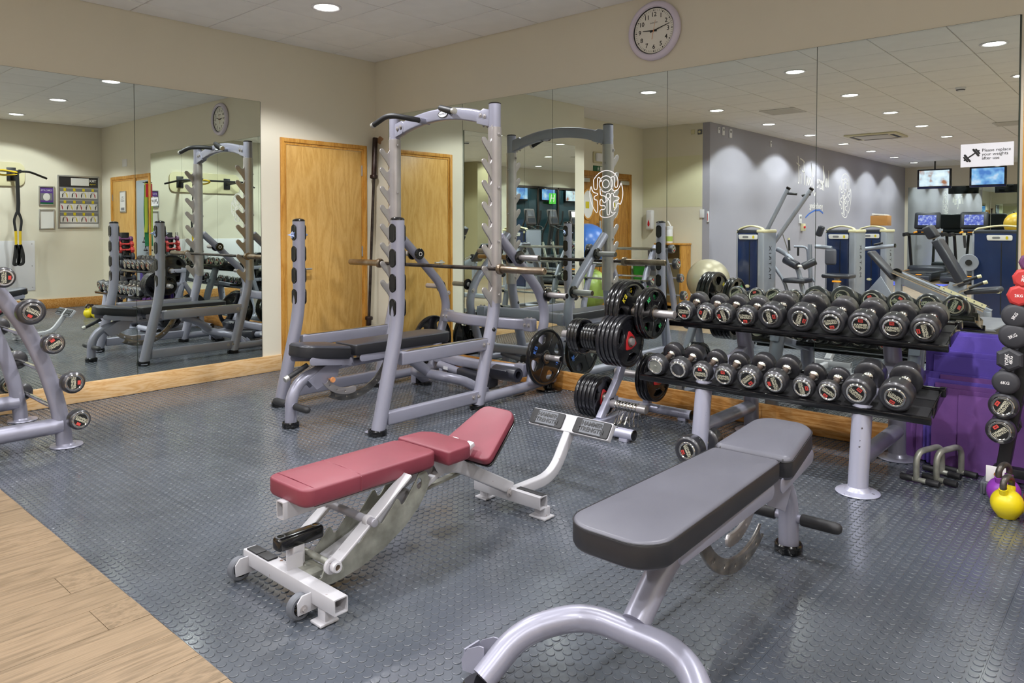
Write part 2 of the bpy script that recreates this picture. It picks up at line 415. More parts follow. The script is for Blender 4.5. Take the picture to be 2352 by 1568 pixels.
def thing(name, label, cat, loc=(0, 0, 0), rz=0, group=None, rot=None):
    o = bpy.data.objects.new(name, None); COL.objects.link(o); o.empty_display_size = .1
    o.location = loc; o.rotation_euler = rot if rot is not None else (0, 0, rz)
    return tag(o, label, cat, group)
def steep_face_mat(o, m2, lim=.45):  # faces with little upward normal take the second material
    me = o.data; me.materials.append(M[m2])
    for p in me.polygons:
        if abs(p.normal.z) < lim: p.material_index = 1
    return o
def struct(name, b, m, label=None, parent=None, ang=38):
    o = link(name, b.mesh(name, m, ang), parent)
    if parent is None: o['kind'] = 'structure'
    if label: o['label'] = label
    return o
def dup(root, loc=None, rot=None, label=None, group=None, parent=None):
    r = root.copy(); COL.objects.link(r)
    if parent is not None: r.parent = parent
    if loc is not None: r.location = loc
    if rot is not None: r.rotation_euler = rot
    if label: r['label'] = label
    if group: r['group'] = group
    for ch in list(root.children):
        c = ch.copy(); COL.objects.link(c); c.parent = r
        for g in list(ch.children):
            d = g.copy(); COL.objects.link(d); d.parent = c
    return r
_dg = None
def curve_mesh(shapes, depth, bevel=0, res=2):
    """solid plate from closed 2-D outlines (inner ones are holes), lying in xy, centred on z=0"""
    cu = bpy.data.curves.new('c', 'CURVE'); cu.dimensions = '2D'; cu.fill_mode = 'BOTH'; cu.extrude = max(depth/2-bevel, 1e-5); cu.bevel_depth = bevel; cu.bevel_resolution = res
    cu.offset = -bevel
    for sh in shapes:
        sp = cu.splines.new('POLY'); sp.points.add(len(sh)-1)
        for i, p in enumerate(sh): sp.points[i].co = (p[0], p[1], 0, 1)
        sp.use_cyclic_u = True
    o = bpy.data.objects.new('c', cu); COL.objects.link(o)
    dg = bpy.context.evaluated_depsgraph_get()
    me = bpy.data.meshes.new_from_object(o.evaluated_get(dg)); bpy.data.objects.remove(o); bpy.data.curves.remove(cu)
    return me
def text_mesh(txt, size, depth=.0008, align='CENTER', spacing=1.0, bold=0, line=1.0, sx=1.0):
    cu = bpy.data.curves.new('t', 'FONT'); cu.body = txt; cu.size = size; cu.extrude = depth/2; cu.align_x = align; cu.align_y = 'CENTER'
    cu.space_character = spacing; cu.space_line = line; cu.offset = bold; cu.resolution_u = 2
    o = bpy.data.objects.new('t', cu); COL.objects.link(o); o.scale = (sx, 1, 1)
    dg = bpy.context.evaluated_depsgraph_get()
    me = bpy.data.meshes.new_from_object(o.evaluated_get(dg)); bpy.data.objects.remove(o); bpy.data.curves.remove(cu)
    return me
def basis(o, x, y, z=None):
    """matrix taking local xy plane to world with the given axes"""
    x, y = Vector(x).normalized(), Vector(y).normalized(); z = x.cross(y)
    m = Matrix((x, y, z)).transposed().to_4x4(); m.translation = Vector(o); return m
def flat(shapes, depth, bevel=0, mt=None):
    b = MB(); me = curve_mesh(shapes, depth, bevel); b.add_mesh(me, mt)
    bmesh.ops.remove_doubles(b.bm, verts=b.bm.verts, dist=1e-5); bpy.data.meshes.remove(me); return b
def text(txt, size, mt, depth=.0008, **k):
    b = MB(); me = text_mesh(txt, size, depth, **k); b.add_mesh(me, mt); bpy.data.meshes.remove(me); return b
def stad(w_, h_, n=8, cx=0, cy=0): return [(x+cx, y+cy) for x, y in rr(w_, h_, min(w_, h_)/2, n)]
def ell(w_, h_, n=40, cx=0, cy=0): return [(cx+w_*math.cos(2*PI*i/n), cy+h_*math.sin(2*PI*i/n)) for i in range(n)]
def stroke(pts, wd, closed=False):
    """outline of a thick polyline as closed polygon(s)"""
    P_ = [Vector(p) for p in pts]; n = len(P_); Lf, Rt = [], []
    for i in range(n):
        a = P_[i-1] if (i or closed) else P_[0]; c = P_[(i+1) % n] if (i < n-1 or closed) else P_[-1]
        d = c-a
        if d.length < 1e-9: d = Vector((1, 0))
        d.normalize(); nn = Vector((-d.y, d.x))*wd/2
        Lf.append(P_[i]+nn); Rt.append(P_[i]-nn)
    return ([tuple(p) for p in Lf], [tuple(p) for p in Rt]) if closed else ([tuple(p) for p in Lf+Rt[::-1]],)
def ribbon(pts, wd, th, z, b, mt):
    """thin raised ribbon along 2-D points"""
    P_ = [Vector((p[0], p[1])) for p in pts]; n = len(P_); vs = []
    for i in range(n):
        d = (P_[min(i+1, n-1)]-P_[max(i-1, 0)])
        if d.length < 1e-9: d = Vector((1, 0))
        d.normalize(); nn = Vector((-d.y, d.x))*wd/2
        a, c = P_[i]+nn, P_[i]-nn
        vs.append([b.bm.verts.new(mt @ V(a.x, a.y, z)), b.bm.verts.new(mt @ V(c.x, c.y, z)), b.bm.verts.new(mt @ V(c.x, c.y, z+th)), b.bm.verts.new(mt @ V(a.x, a.y, z+th))])
    for A, B in zip(vs[:-1], vs[1:]):
        for j in range(4): b.bm.faces.new((A[j], A[(j+1) % 4], B[(j+1) % 4], B[j]))
    b.bm.faces.new(vs[0]); b.bm.faces.new(vs[-1][::-1])

# ================================================================== THE ROOM
def wallbox(name, lo, hi, m='wall', label=None): return struct(name, MB().box(lo, hi), m, label)
wall_back = wallbox('wall_back', (-.1, 0, 0), (7.35, .12, 3.0))
wall_left = wallbox('wall_left', (-.12, -3.53, 0), (0, 0, 3.0))
wall_alcove_return = wallbox('wall_alcove_return', (-.7, -3.53, 0), (-.12, -3.43, 3.0))
wall_alcove = wallbox('wall_alcove', (-.7, -5.97, 0), (-.58, -3.53, 3.0))
wall_alcove_end = wallbox('wall_alcove_end', (-.7, -6.09, 0), (.498, -5.97, 3.0))
wall_left_far = wallbox('wall_left_far', (.5, -17.5, 0), (.62, -5.97, 3.0), 'wallgrey', 'grey painted feature wall')
wall_front = wallbox('wall_front', (.5, -17.6, 0), (7.35, -17.48, 3.0))
wall_right = wallbox('wall_right', (7.214, -17.5, 0), (7.34, 0, 3.0))
pillar = wallbox('wall_pillar', (6.72, -8.9, 0), (7.214, -8.35, 2.9), 'walldark')
o = struct('paint_patch', MB().box((-.562, -5.972, 1.60), (.49, -5.968, 2.405)), 'wallpale', 'paler unpainted rectangle on the alcove wall', wall_alcove_end)

# ---- ceiling: grid sheet and individual tiles
ceiling = struct('ceiling', MB().box((-.7, -17.6, 2.912), (7.35, .12, 3.02)), 'ceilgrid')
TP = .605
def tile_mesh(w_, h_):
    return MB().box((-w_/2, -h_/2, 0), (w_/2, h_/2, .014), bev=.003, seg=1).mesh('tile', 'tile')
tm = {}
xs = [0]; x = .283
while x < 7.2: xs.append(x); x += TP
xs.append(7.21)
ys = [0]; y = -.492
while y > -17.45: ys.append(y); y -= TP
ys.append(-17.48)
far_b = MB(); ntile = 0
for j in range(len(ys)-1):
    for i in range(len(xs)-1):
        cx, cy_ = (xs[i]+xs[i+1])/2, (ys[j]+ys[j+1])/2
        w_, h_ = xs[i+1]-xs[i]-.009, ys[j]-ys[j+1]-.009
        if cy_ < -6 and cx < .6: 
            if cx < .3: continue
        if ntile < 296:
            k = (round(w_, 3), round(h_, 3))
            if k not in tm: tm[k] = tile_mesh(*k)
            link('tile', tm[k], ceiling, (cx, cy_, 2.9+rnd.uniform(0, .0015)), (rnd.uniform(-.0012, .0012), rnd.uniform(-.0012, .0012), 0)); ntile += 1
        else: far_b.box((cx-w_/2, cy_-h_/2, 2.9), (cx+w_/2, cy_+h_/2, 2.914))
for j in range(9):   # alcove ceiling strip beyond the main grid
    yy = -3.55-.27*j
o = struct('far_tile_field', far_b, 'tile', None, ceiling); o['kind'] = 'stuff'
struct('alcove_ceiling', MB().box((-.575, -5.965, 2.9), (-.004, -3.535, 2.914)), 'tile', None, ceiling)

# ---- floor
floor = struct('floor', MB().box((-.7, -17.6, -.15), (7.35, .12, -.012)), 'greyplastic')
PITCH_S = .0357
def stud_tile(nx, ny):
    """rubber sheet nx x ny studs, origin at its low corner, top face at z=-.002, studs to 0"""
    n = 14; ca = [2*PI*i/n for i in range(n)]
    vs, fs = [], []
    W, Hh = nx*PITCH_S, ny*PITCH_S; e = .0004
    base = [(e, e, -.012), (W-e, e, -.012), (W-e, Hh-e, -.012), (e, Hh-e, -.012), (e, e, -.003), (W-e, e, -.003), (W-e, Hh-e, -.003), (e, Hh-e, -.003)]
    vs += base; fs += [(4, 5, 6, 7), (0, 1, 5, 4), (1, 2, 6, 5), (2, 3, 7, 6), (3, 0, 4, 7)]
    for i in range(nx):
        for j in range(ny):
            cx, cy_ = (i+.5)*PITCH_S, (j+.5)*PITCH_S; k = len(vs)
            for r_, z in ((.0143, -.003), (.0140, -.0007), (.0130, 0)):
                vs += [(cx+r_*math.cos(a), cy_+r_*math.sin(a), z) for a in ca]
            for lv in range(2):
                for q in range(n):
                    a0 = k+lv*n+q; a1 = k+lv*n+(q+1) % n; fs.append((a0, a1, a1+n, a0+n))
            fs.append(tuple(k+2*n+q for q in range(n)))
    me = bpy.data.meshes.new('rubber_tile'); me.from_pydata(vs, [], fs); me.update()
    me.materials.append(M['rubberfloor'])
    me.polygons.foreach_set('use_smooth', [len(f) == 4 and i > 4 for i, f in enumerate(fs)])
    return me
st = {k: stud_tile(*k) for k in ((14, 14), (14, 2), (6, 14), (6, 2))}
Y0 = -3.5714
for i in range(15):
    for j in range(8):
        k = (14 if i < 14 else 6, 14 if j < 7 else 2)
        link('rubber_tile', st[k], floor, (i*14*PITCH_S, Y0+j*14*PITCH_S, 0))
PW = .172; PL = 1.22
pm_ = MB().box((0, 0, -.012), (PW-.0012, PL-.0012, 0), bev=.0008, seg=1).mesh('plank', 'plank')
edge_b = MB(); np_ = 0
k0 = math.floor((-.58-2.885)/PW)
far_planks = []
for i in range(k0, 27):
    x0 = 2.885+PW*i
    if x0 < -.75 or x0 > 7.2: continue
    off = {0: 0.0, 2: 0.0}.get(i, ((i*.377) % 1)*PL)
    # first joint at y = -3.70 for two of the rows, as photographed
    y = -3.70+off
    while y > Y0+PL: y -= PL
    while y < Y0: y += PL
    first = True
    while y > -17.5:
        top = min(y, Y0-.0015); lo_ = y-PL
        if first: top = Y0-.0015; first = False
        L_ = top-lo_
        if L_ > .02:
            if np_ < 290 and lo_ > -9.5 and x0 > -.1:
                link('plank', pm_, floor, (x0, lo_, 0), None, (1, L_/PL, 1)); np_ += 1
            else: far_planks.append((x0, lo_, L_))
        y -= PL
    
b = MB()
for x0, lo_, L_ in far_planks: b.box((x0, lo_, -.012), (x0+PW-.0012, lo_+L_-.0012, 0))
o = struct('far_plank_field', b, 'plank', None, floor); o['kind'] = 'stuff'

# ---- skirting
struct('baseboard_back', MB().box((.0, -.022, .001), (5.30, 0, .141), bev=.003), 'skirt', 'pine skirting under the wall mirrors')
struct('baseboard_left', MB().box((0, -3.53, .001), (.022, -1.062, .141), bev=.003), 'skirtA', 'scuffed pine skirting')
b = MB().box((7.192, -17.4, .001), (7.214, -.0, .15), bev=.003); struct('baseboard_right', b, 'skirt')
struct('baseboard_alcove', MB().box((-.56, -5.97, .001), (.62, -5.95, .14), bev=.003), 'skirt')

# ---- doors
def door(name, lab, M_, w_, h_, fw, handle=None, leafmat='wooddoor', framemat='frame', sgn=1):
    """door in local x (width, 0..w) and z, wall surface at y=0, room side -y"""
    d = bpy.data.objects.new(name, None); COL.objects.link(d); d.matrix_world = M_; d['kind'] = 'structure'; d['label'] = lab
    b = MB(); b.box((0, -.018, 0), (fw, 0, h_), bev=.003); b.box((w_-fw, -.018, 0), (w_, 0, h_), bev=.003); b.box((fw, -.018, h_-fw), (w_-fw, 0, h_), bev=.003)
    part('architrave', b, framemat, d)
    i = fw+.022
    b = MB(); b.box((fw, -.008, 0), (i, 0, h_-fw)); b.box((w_-i, -.008, 0), (w_-fw, 0, h_-fw)); b.box((i, -.008, h_-i), (w_-i, 0, h_-fw))
    part('door_stop', b, framemat, d)
    part('leaf', MB().box((i+.004, -.005, .008), (w_-i-.004, 0, h_-i-.004), bev=.001), leafmat, d)
    return d
d1 = door('door_1', 'maple veneer door in an oak frame', Matrix.Translation((0, -1.057, 0)) @ Matrix.Rotation(PI/2, 4, 'Z'), .94, 2.068, .036)
# local x -> world +y, local -y -> world +x
def lever(parent, x, z, dirx=1, sc=1):
    b = MB().cyl((x, -.005, z), (x, -.013, z), .026, n=24); b.cyl((x, -.01, z), (x, -.055, z), .009)
    b.tube(fil([(x, -.05, z), (x+.0*dirx, -.055, z), (x+.115*dirx, -.055, z), (x+.125*dirx, -.04, z)], .01, 3), .0095, 10)
    part('door_handle', b, 'alu', parent, 'silver lever handle')
lever(d1, .165, .892, 1)
for z in (1.823, 1.038, .25):
    part('hinge', MB().cyl((.882, -.012, z-.05), (.882, -.012, z+.05), .007, n=10), 'steel', d1)
d2 = door('door_2', 'timber door with a framed notice beside a blue-grey leaf', Matrix.Translation((5.32, 0, 0)), 1.50, 2.075, .05)
part('side_leaf', MB().box((.08, -.012, .01), (.50, -.004, 1.98)), 'bluegrey', d2, 'blue-grey painted side leaf')
part('mullion', MB().box((.50, -.02, 0), (.58, 0, 2.03), bev=.002), 'frame', d2)
for z in (1.75, 1.0): part('hinge', MB().cyl((1.43, -.012, z-.05), (1.43, -.012, z+.05), .007, n=10), 'steel', d2)
nt_ = thing('notice_frame', 'silver-framed white notice on the timber door right of the wall mirror', 'notice', (6.32, -.008, 1.675))
part('frame', MB().box((-.115, -.014, -.167), (.115, 0, .167), bev=.004), 'alu', nt_)
part('sheet', MB().box((-.095, -.0155, -.145), (.095, -.0135, .145)), 'posterwhite', nt_)
part('footer', MB().box((-.07, -.0165, -.135), (.06, -.015, -.09)), 'postergrey', nt_)
part('lettering', text('please\nreturn all\nequipment', .03, basis((0, -.0165, .045), (1, 0, 0), (0, 0, 1))), 'postergrey', nt_)
# double exit doors in the alcove
d3 = door('door_3', 'dark oak double exit doors with porthole windows', Matrix.Translation((-.58, -5.615, 0)) @ Matrix.Rotation(PI/2, 4, 'Z'), 1.9, 2.125, .07, leafmat='darkdoor', framemat='darkdoor')
part('meeting_stile', MB().box((.875, -.009, .01), (.885, -.004, 2.03)), 'ink', d3)
for cx in (.50, 1.20):
    part('porthole_glass', flat([ell(.14, .21, 36)], .006, 0, basis((cx, -.008, 1.62), (1, 0, 0), (0, 0, 1))), 'posterwhite', d3)
    part('porthole_ring', flat([ell(.165, .235, 40), ell(.138, .208, 40)], .014, .002, basis((cx, -.012, 1.62), (1, 0, 0), (0, 0, 1))), 'frame', d3)
    part('notice_patch', MB().box((cx-.03, -.014, 1.56), (cx+.06, -.012, 1.66)), 'posteryellow', d3)
for cx in (.80, .95):
    part('pull_handle', MB().tube([(cx, -.06, 1.0), (cx, -.06, 1.375)], .019, 14).cyl((cx, 0, 1.05), (cx, -.06, 1.05), .008).cyl((cx, 0, 1.33), (cx, -.06, 1.33), .008), 'alu', d3)
part('door_closer', MB().box((.12, -.05, 1.95), (.36, -.006, 2.01), bev=.004), 'alu', d3)
part('door_closer', MB().box((1.2, -.05, 1.95), (1.44, -.006, 2.01), bev=.004), 'alu', d3)

ex = thing('exit_sign', 'green and white running man exit sign above the alcove doors', 'sign', (-.58, -4.72, 2.168))
part('panel', MB().box((0, -.16, -.042), (.006, .16, .042)), 'exitgreen', ex)
mt = basis((.007, 0, 0), (0, 1, 0), (0, 0, 1))
part('panel_inset', MB().box((.0055, -.075, -.034), (.0065, -.02, .034)), 'white', ex)
b = flat([[(-.008, .028), (.008, .028), (.008, .0), (.02, .0), (0, -.03), (-.02, 0), (-.008, 0)]], .001, 0, basis((.007, -.11, 0), (0, 1, 0), (0, 0, 1)))
b.add_mesh(curve_mesh([ell(.006, .006, 10, 0, .024)], .001), basis((.007, .03, 0), (0, 1, 0), (0, 0, 1)))
for pts in ([(0, .015), (.004, -.006), (.018, -.014), (.016, -.03)], [(.004, -.006), (-.008, -.018), (-.02, -.026)], [(0, .012), (.016, .004), (.022, .012)], [(0, .012), (-.012, .004), (-.016, -.006)]):
    b.add_mesh(curve_mesh(stroke(pts, .007), .001), basis((.007, .03, 0), (0, 1, 0), (0, 0, 1)))
part('pictogram', b, 'white', ex)
el = thing('emergency_light', 'oblong white emergency light fitting above the exit sign', 'light', (-.58, -4.76, 2.335))
part('base', MB().box((0, -.21, -.085), (.03, .21, .085), bev=.008), 'cream', el)
part('diffuser', MB().box((.03, -.19, -.065), (.075, .19, .065), bev=.02, seg=3), 'whiteplastic', el)

# ---- mirrors
def mirror(lab, lo, hi, group):
    t = thing('wall_mirror', lab, 'mirror', ((lo[0]+hi[0])/2, (lo[1]+hi[1])/2, lo[2]), group=group)
    part('glass', MB().box(lo, hi), 'mirror', t, world=True)
    return t
XB = [.21, 1.239, 2.2476, 3.267, 4.285, 5.300]
names = ['narrow-set mirror panel nearest the corner door', 'mirror panel behind the squat rack right post', 'mirror panel behind the weight plate tree, bearing the white outline logo', 'mirror panel behind the left half of the dumbbell rack', 'mirror panel carrying the please replace your weights sign']
for i in range(5):
    mirror(names[i], (XB[i]+.0018, -.0075, .142), (XB[i+1]-.0018, -.0015, 2.356), 'mirror panels on the long wall')
YA = [-1.2458, -2.2852, -3.32]
for i, nm in enumerate(['left wall mirror panel beside the maple door', 'left wall mirror panel farther from the maple door, behind the barbell rack']):
    mirror(nm, (.0015, YA[i+1]+.0018, .142), (.0075, YA[i]-.0018, 2.356), 'mirror panels on the left wall')
b = MB()
for x in XB: b.box((x-.006, -.0012, .142), (x+.006, 0, 2.357))
b.box((.208, -.0012, 2.352), (5.302, 0, 2.3585))
struct('trim_1', b, 'mirroredge')
b = MB()
for y in YA: b.box((0, y-.006, .142), (.0012, y+.006, 2.357))
b.box((0, -3.322, 2.352), (.0012, -1.244, 2.3585))
struct('trim_2', b, 'mirroredge')
for i, (a, c) in enumerate(((.70, 2.6), (2.605, 4.5), (4.505, 6.9))):
    mirror(['far end wall mirror beside the grey wall', 'middle far end wall mirror behind the treadmills', 'far end wall mirror nearest the window side'][i], (a, -17.479, .15), (c, -17.473, 2.36), 'mirror panels on the far end wall')

# ---- outline logo (a circle cut into the letters of two short words), used on the mirror and on the grey wall
LG = [
 [(-142, 135), (-112, 172), (-62, 206), (0, 219), (62, 206), (108, 172), (132, 132), (132, 76), (124, 58), (112, 52), (101, 58), (96, 76), (96, 136), (90, 152), (76, 158), (62, 152), (56, 136), (56, 70), (66, 40), (84, 24), (108, 22), (132, 34), (152, 60), (166, 96)],
 [(166, 96), (184, 40), (186, -20), (176, -70), (158, -108), (150, -96), (132, -92), (120, -104), (118, -130), (104, -140), (88, -132), (84, -112), (84, -70), (130, -66), (144, -54), (144, -42), (130, -30), (84, -28), (82, -6), (72, 0), (60, 0), (52, -14), (50, -150), (62, -180), (84, -184), (110, -176)],
 [(-142, 135), (-140, 62), (-130, 44), (-116, 40), (-102, 46), (-98, 62), (-98, 140), (-90, 154), (-78, 156), (-66, 146), (-62, 128), (-60, 108), (-46, 132)],
 [(-170, 74), (-158, 34), (-136, 12), (-94, 6), (-94, -8), (-122, -16), (-136, -30), (-132, -48), (-118, -56), (-94, -58), (-94, -192), (-132, -150), (-164, -96), (-184, -30), (-186, 20), (-178, 58), (-170, 74)],
 [(-66, 66), (-66, -14), (-30, -18), (-10, -24), (2, -50), (0, -74), (-16, -86), (-32, -76), (-42, -56), (-58, -52), (-68, -62), (-70, -112), (-20, -110), (-8, -120), (-8, -136), (-20, -148), (-68, -148), (-70, -206), (-30, -222), (20, -222), (62, -210), (100, -186)],
 [(-66, 66), (-50, 30), (-26, 16), (0, 12)],
 [(12, -70), (12, -186), (18, -198), (28, -200), (38, -196), (42, -184), (42, -70), (36, -58), (26, -54), (16, -60), (12, -70)],
]
def smooth2(pts, it=2):
    P_ = [Vector(p) for p in pts]
    for _ in range(it):
        Q = [P_[0]]
        for a, c in zip(P_[:-1], P_[1:]): Q += [a*.75+c*.25, a*.25+c*.75]
        Q.append(P_[-1]); P_ = Q
    return P_
def logo(name, lab, M_, s, wd):
    t = thing(name, lab, 'logo'); t.matrix_world = M_
    b = MB(); I = Matrix.Identity(4)
    L_ = [smooth2(p) for p in LG]
    L_.append([Vector(p) for p in ell(75, 75, 41, -2, 92)]+[Vector((73, 92))]); L_.append([Vector(p) for p in ell(38, 38, 33, -2, 92)]+[Vector((36, 92))])
    L_.append([Vector(p) for p in ell(22, 24, 29, 24, -20)]+[Vector((46, -20))])
    for p in L_: ribbon([q*s for q in p], wd, .0012, 0, b, I)
    part('outline', b, 'white', t); return t
logo('mirror_logo', 'white outline logo stuck on the mirror above the plate tree', basis((2.757, -.0078, 1.52), (1, 0, 0), (0, 0, 1)), .000795, .0062)
logo('wall_logo', 'large white outline logo painted on the grey wall', basis((.6205, -12.45, 1.985), (0, 1, 0), (0, 0, 1)), .0022, .019)
wt = thing('wall_lettering', 'white handwritten words Where You Fit on the grey wall', 'sign', (.621, -10.45, 2.07))
SCR = [  # handwritten strokes, cap height 1
 [(0, 1), (.10, .0), (.34, .8), (.44, -.05), (.78, 1.12)], [(.82, 1.15), (.80, .0)], [(.80, .28), (.92, .46), (.98, .30), (.98, .0)],
 [(1.06, .22), (1.22, .28), (1.20, .46), (1.08, .34), (1.10, .04), (1.28, .06)], [(1.36, .44), (1.36, .0)], [(1.36, .26), (1.44, .44), (1.54, .42)],
 [(1.58, .22), (1.74, .28), (1.72, .46), (1.60, .34), (1.62, .04), (1.82, .08)],
 [(2.10, 1.0), (2.22, .45), (2.42, .55), (2.56, 1.08)], [(2.56, 1.08), (2.38, .0), (2.20, -.42), (2.06, -.20)],
 [(2.70, .44), (2.58, .20), (2.70, .0), (2.86, .22), (2.70, .44)], [(2.94, .44), (2.92, .05), (3.10, .08), (3.20, .44)], [(3.20, .44), (3.22, .0)],
 [(3.56, 1.02), (3.54, .0)], [(3.44, 1.0), (3.72, 1.08), (4.02, 1.10)], [(3.50, .55), (3.84, .60)],
 [(4.02, .44), (4.02, .0)], [(4.04, .66), (4.06, .70)], [(4.30, 1.18), (4.24, .02), (4.40, .02)], [(4.08, .78), (4.52, .86)]]
b = MB(); mtw = basis((0, -.95, -.05), (0, 1, .06), (0, -.04, 1)); 
for p in SCR: ribbon([(q.x*.40, q.y*.44) for q in smooth2([(x_+.16*y_, y_) for x_, y_ in p], 2)], .026, .002, 0, b, mtw)
o = part('lettering', b, 'white', wt)
part('small_lettering', text('you belong', .17, basis((0, -.2, -.36), (0, 1, 0), (0, 0, 1)), .002), 'white', wt)
b = MB(); ribbon([(-.5, -.50), (-.3, -.44), (0, -.45), (.3, -.52), (.5, -.6)], .03, .002, 0, b, basis((0, -.1, 0), (0, 1, 0), (0, 0, 1))); part('swash', b, 'blueink', wt)

sg = thing('weights_sign', 'white sign on the mirror reading Please replace your weights after use', 'sign', (5.163, -.0078, 1.65))
part('board', MB().box((-.1185, -.004, -.061), (.1185, 0, .061)), 'whiteplastic', sg)
part('lettering', text('Please replace\nyour weights\nafter use', .0225, basis((-.022, -.0045, .003), (1, 0, 0), (0, 0, 1)), align='LEFT', line=.92), 'ink', sg)
b = MB(); mt = basis((-.068, -.0045, 0), (1, .0, .72), (-.72, 0, 1))
for sh in ([(-.02, -.0035), (.02, -.0035), (.02, .0035), (-.02, .0035)], stad(.011, .05, 5, .024, 0), stad(.008, .035, 5, .034, 0), stad(.011, .05, 5, -.024, 0), stad(.008, .035, 5, -.034, 0), stad(.008, .008, 4, .04, 0), stad(.008, .008, 4, -.04, 0)):
    b.add_mesh(curve_mesh([sh], .001), mt)
part('pictogram', b, 'ink', sg)

# ---- clock
ck = thing('wall_clock', 'round lilac-white wall clock showing about a quarter past nine', 'clock', (3.164, -.001, 2.650))
ax = (0, -1, 0)
part('rim', MB().lathe([(.150, .0), (.196, 0), (.206, .008), (.207, .02), (.198, .036), (.182, .043), (.168, .040), (.162, .028), (.160, .018)], (0, 0, 0), ax, 64), 'lilacplastic', ck)
part('inner_ring', MB().lathe([(.162, .020), (.162, .026), (.158, .026), (.156, .020)], (0, 0, 0), ax, 64), 'ink', ck)
part('dial', MB().lathe([(0, .016), (.161, .016), (.161, .019), (0, .019)], (0, 0, 0), ax, 64), 'dial', ck)
yq = -.0198
b = MB()
for hh in range(1, 13):
    a = PI/2-hh*PI/6; b.add_mesh(text_mesh(str(hh), .044, .0006, bold=.0006), basis((.113*math.cos(a), yq, .113*math.sin(a)), (1, 0, 0), (0, 0, 1)))
part('numerals', b, 'ink', ck)
b = MB()
for q in range(60):
    a = q*PI/30; l_ = .012 if q % 5 else .011; ww = .0016 if q % 5 else .007
    b.add_mesh(curve_mesh([[(-ww/2, .137), (ww/2, .137), (ww/2, .137+l_), (-ww/2, .137+l_)]], .0006), basis((0, yq, 0), (math.cos(a), 0, math.sin(a)), (-math.sin(a), 0, math.cos(a))))
part('minute_marks', b, 'ink', ck)
part('lettering', text('QUANTUM', .012, basis((0, yq, .055), (1, 0, 0), (0, 0, 1)), .0005), 'ink', ck)
def hand(ang, l_, t_, wd, y, m, nm):
    a = PI/2-R(ang)
    me = curve_mesh([[(-t_, -wd), (-t_, wd), (0, wd*.9), (l_, wd*.35), (l_, -wd*.35), (0, -wd*.9)]], .001)
    b = MB().add_mesh(me, basis((0, y, 0), (math.cos(a), 0, math.sin(a)), (-math.sin(a), 0, math.cos(a)))); part(nm, b, m, ck)
hand(276, .088, .025, .006, -.022, 'ink', 'hour_hand'); hand(75, .128, .028, .005, -.0235, 'ink', 'minute_hand'); hand(12, .075, .06, .0016, -.025, 'orange', 'second_hand')
part('hub', MB().cyl((0, -.02, 0), (0, -.027, 0), .004, n=12), 'orange', ck)

# ---- ceiling fittings
order = ['nearest', 'second', 'third', 'fourth', 'fifth', 'sixth', 'seventh', 'eighth', 'farthest']
colnm = ['left wall', 'left-centre', 'right-centre', 'right wall']
lampp = thing('downlight', 'recessed round ceiling downlight', 'light', (LAMP_X[0], LAMP_Y[0], 2.9))
part('trim', MB().lathe([(.088, 0), (.112, -.001), (.113, -.005), (.104, -.009), (.090, -.006), (.084, .0)], n=40), 'whiteplastic', lampp)
part('lamp', MB().lathe([(0, -.0035), (.06, -.004), (.086, -.002), (.087, .0)], n=40), 'lampglow', lampp)
for j, y in enumerate(LAMP_Y):
    for i, x in enumerate(LAMP_X):
        lab = 'recessed downlight, %s from the mirrored long wall in the row along the %s side' % (order[j], colnm[i])
        if i == 0 and j == 0: lampp['label'] = lab; lampp['group'] = 'recessed ceiling downlights'
        else: dup(lampp, (x, y, 2.9), label=lab, group='recessed ceiling downlights')
        lamp_light(x, y)
ac = thing('air_conditioner', 'square ceiling cassette air conditioner', 'air conditioner', (2.05, -9.45, 2.9))
part('panel', MB().box((-.42, -.42, -.03), (.42, .42, 0), bev=.012), 'cream', ac)
part('grille', MB().box((-.26, -.26, -.034), (.26, .26, -.028), bev=.002), 'ceilgrid', ac)
b = MB()
for s in (-1, 1): b.box((-.28, s*.33-.03, -.033), (.28, s*.33+.03, -.029)); b.box((s*.33-.03, -.28, -.033), (s*.33+.03, .28, -.029))
part('air_slot', b, 'ink', ac)
def vent(x, y, lab):
    v = thing('ceiling_vent', lab, 'vent', (x, y, 2.9), group='ceiling air grilles')
    part('backing', MB().box((-.22, -.22, -.002), (.22, .22, 0)), 'greyplastic', v)
    b = MB()
    for s in (-1, 1): b.box((-.24, s*.225-.015, -.012), (.24, s*.225+.015, 0)); b.box((s*.225-.015, -.21, -.012), (s*.225+.015, .21, 0))
    part('frame', b, 'ceilgrid', v)
    me = MB().box((-.205, -.010, -.010), (.205, .004, -.006)).mesh('slat', 'ceilgrid')
    for k in range(12): link('slat', me, v, (0, -.19+k*.0345, 0), (.5, 0, 0))
vent(1.87, -5.66, 'ceiling air grille near the alcove'); vent(4.1, -9.2, 'ceiling air grille over the weight machines')
sd = thing('smoke_detector', 'round white smoke detector on the ceiling', 'detector', (4.08, -5.34, 2.9))
part('base', MB().lathe([(0, 0), (.055, 0), (.055, -.012), (.048, -.02), (.03, -.045), (0, -.048)], n=28), 'whiteplastic', sd)
part('sensor_ring', MB().lathe([(.046, -.022), (.050, -.026), (.04, -.036), (.036, -.032)], n=28), 'greyplastic', sd)

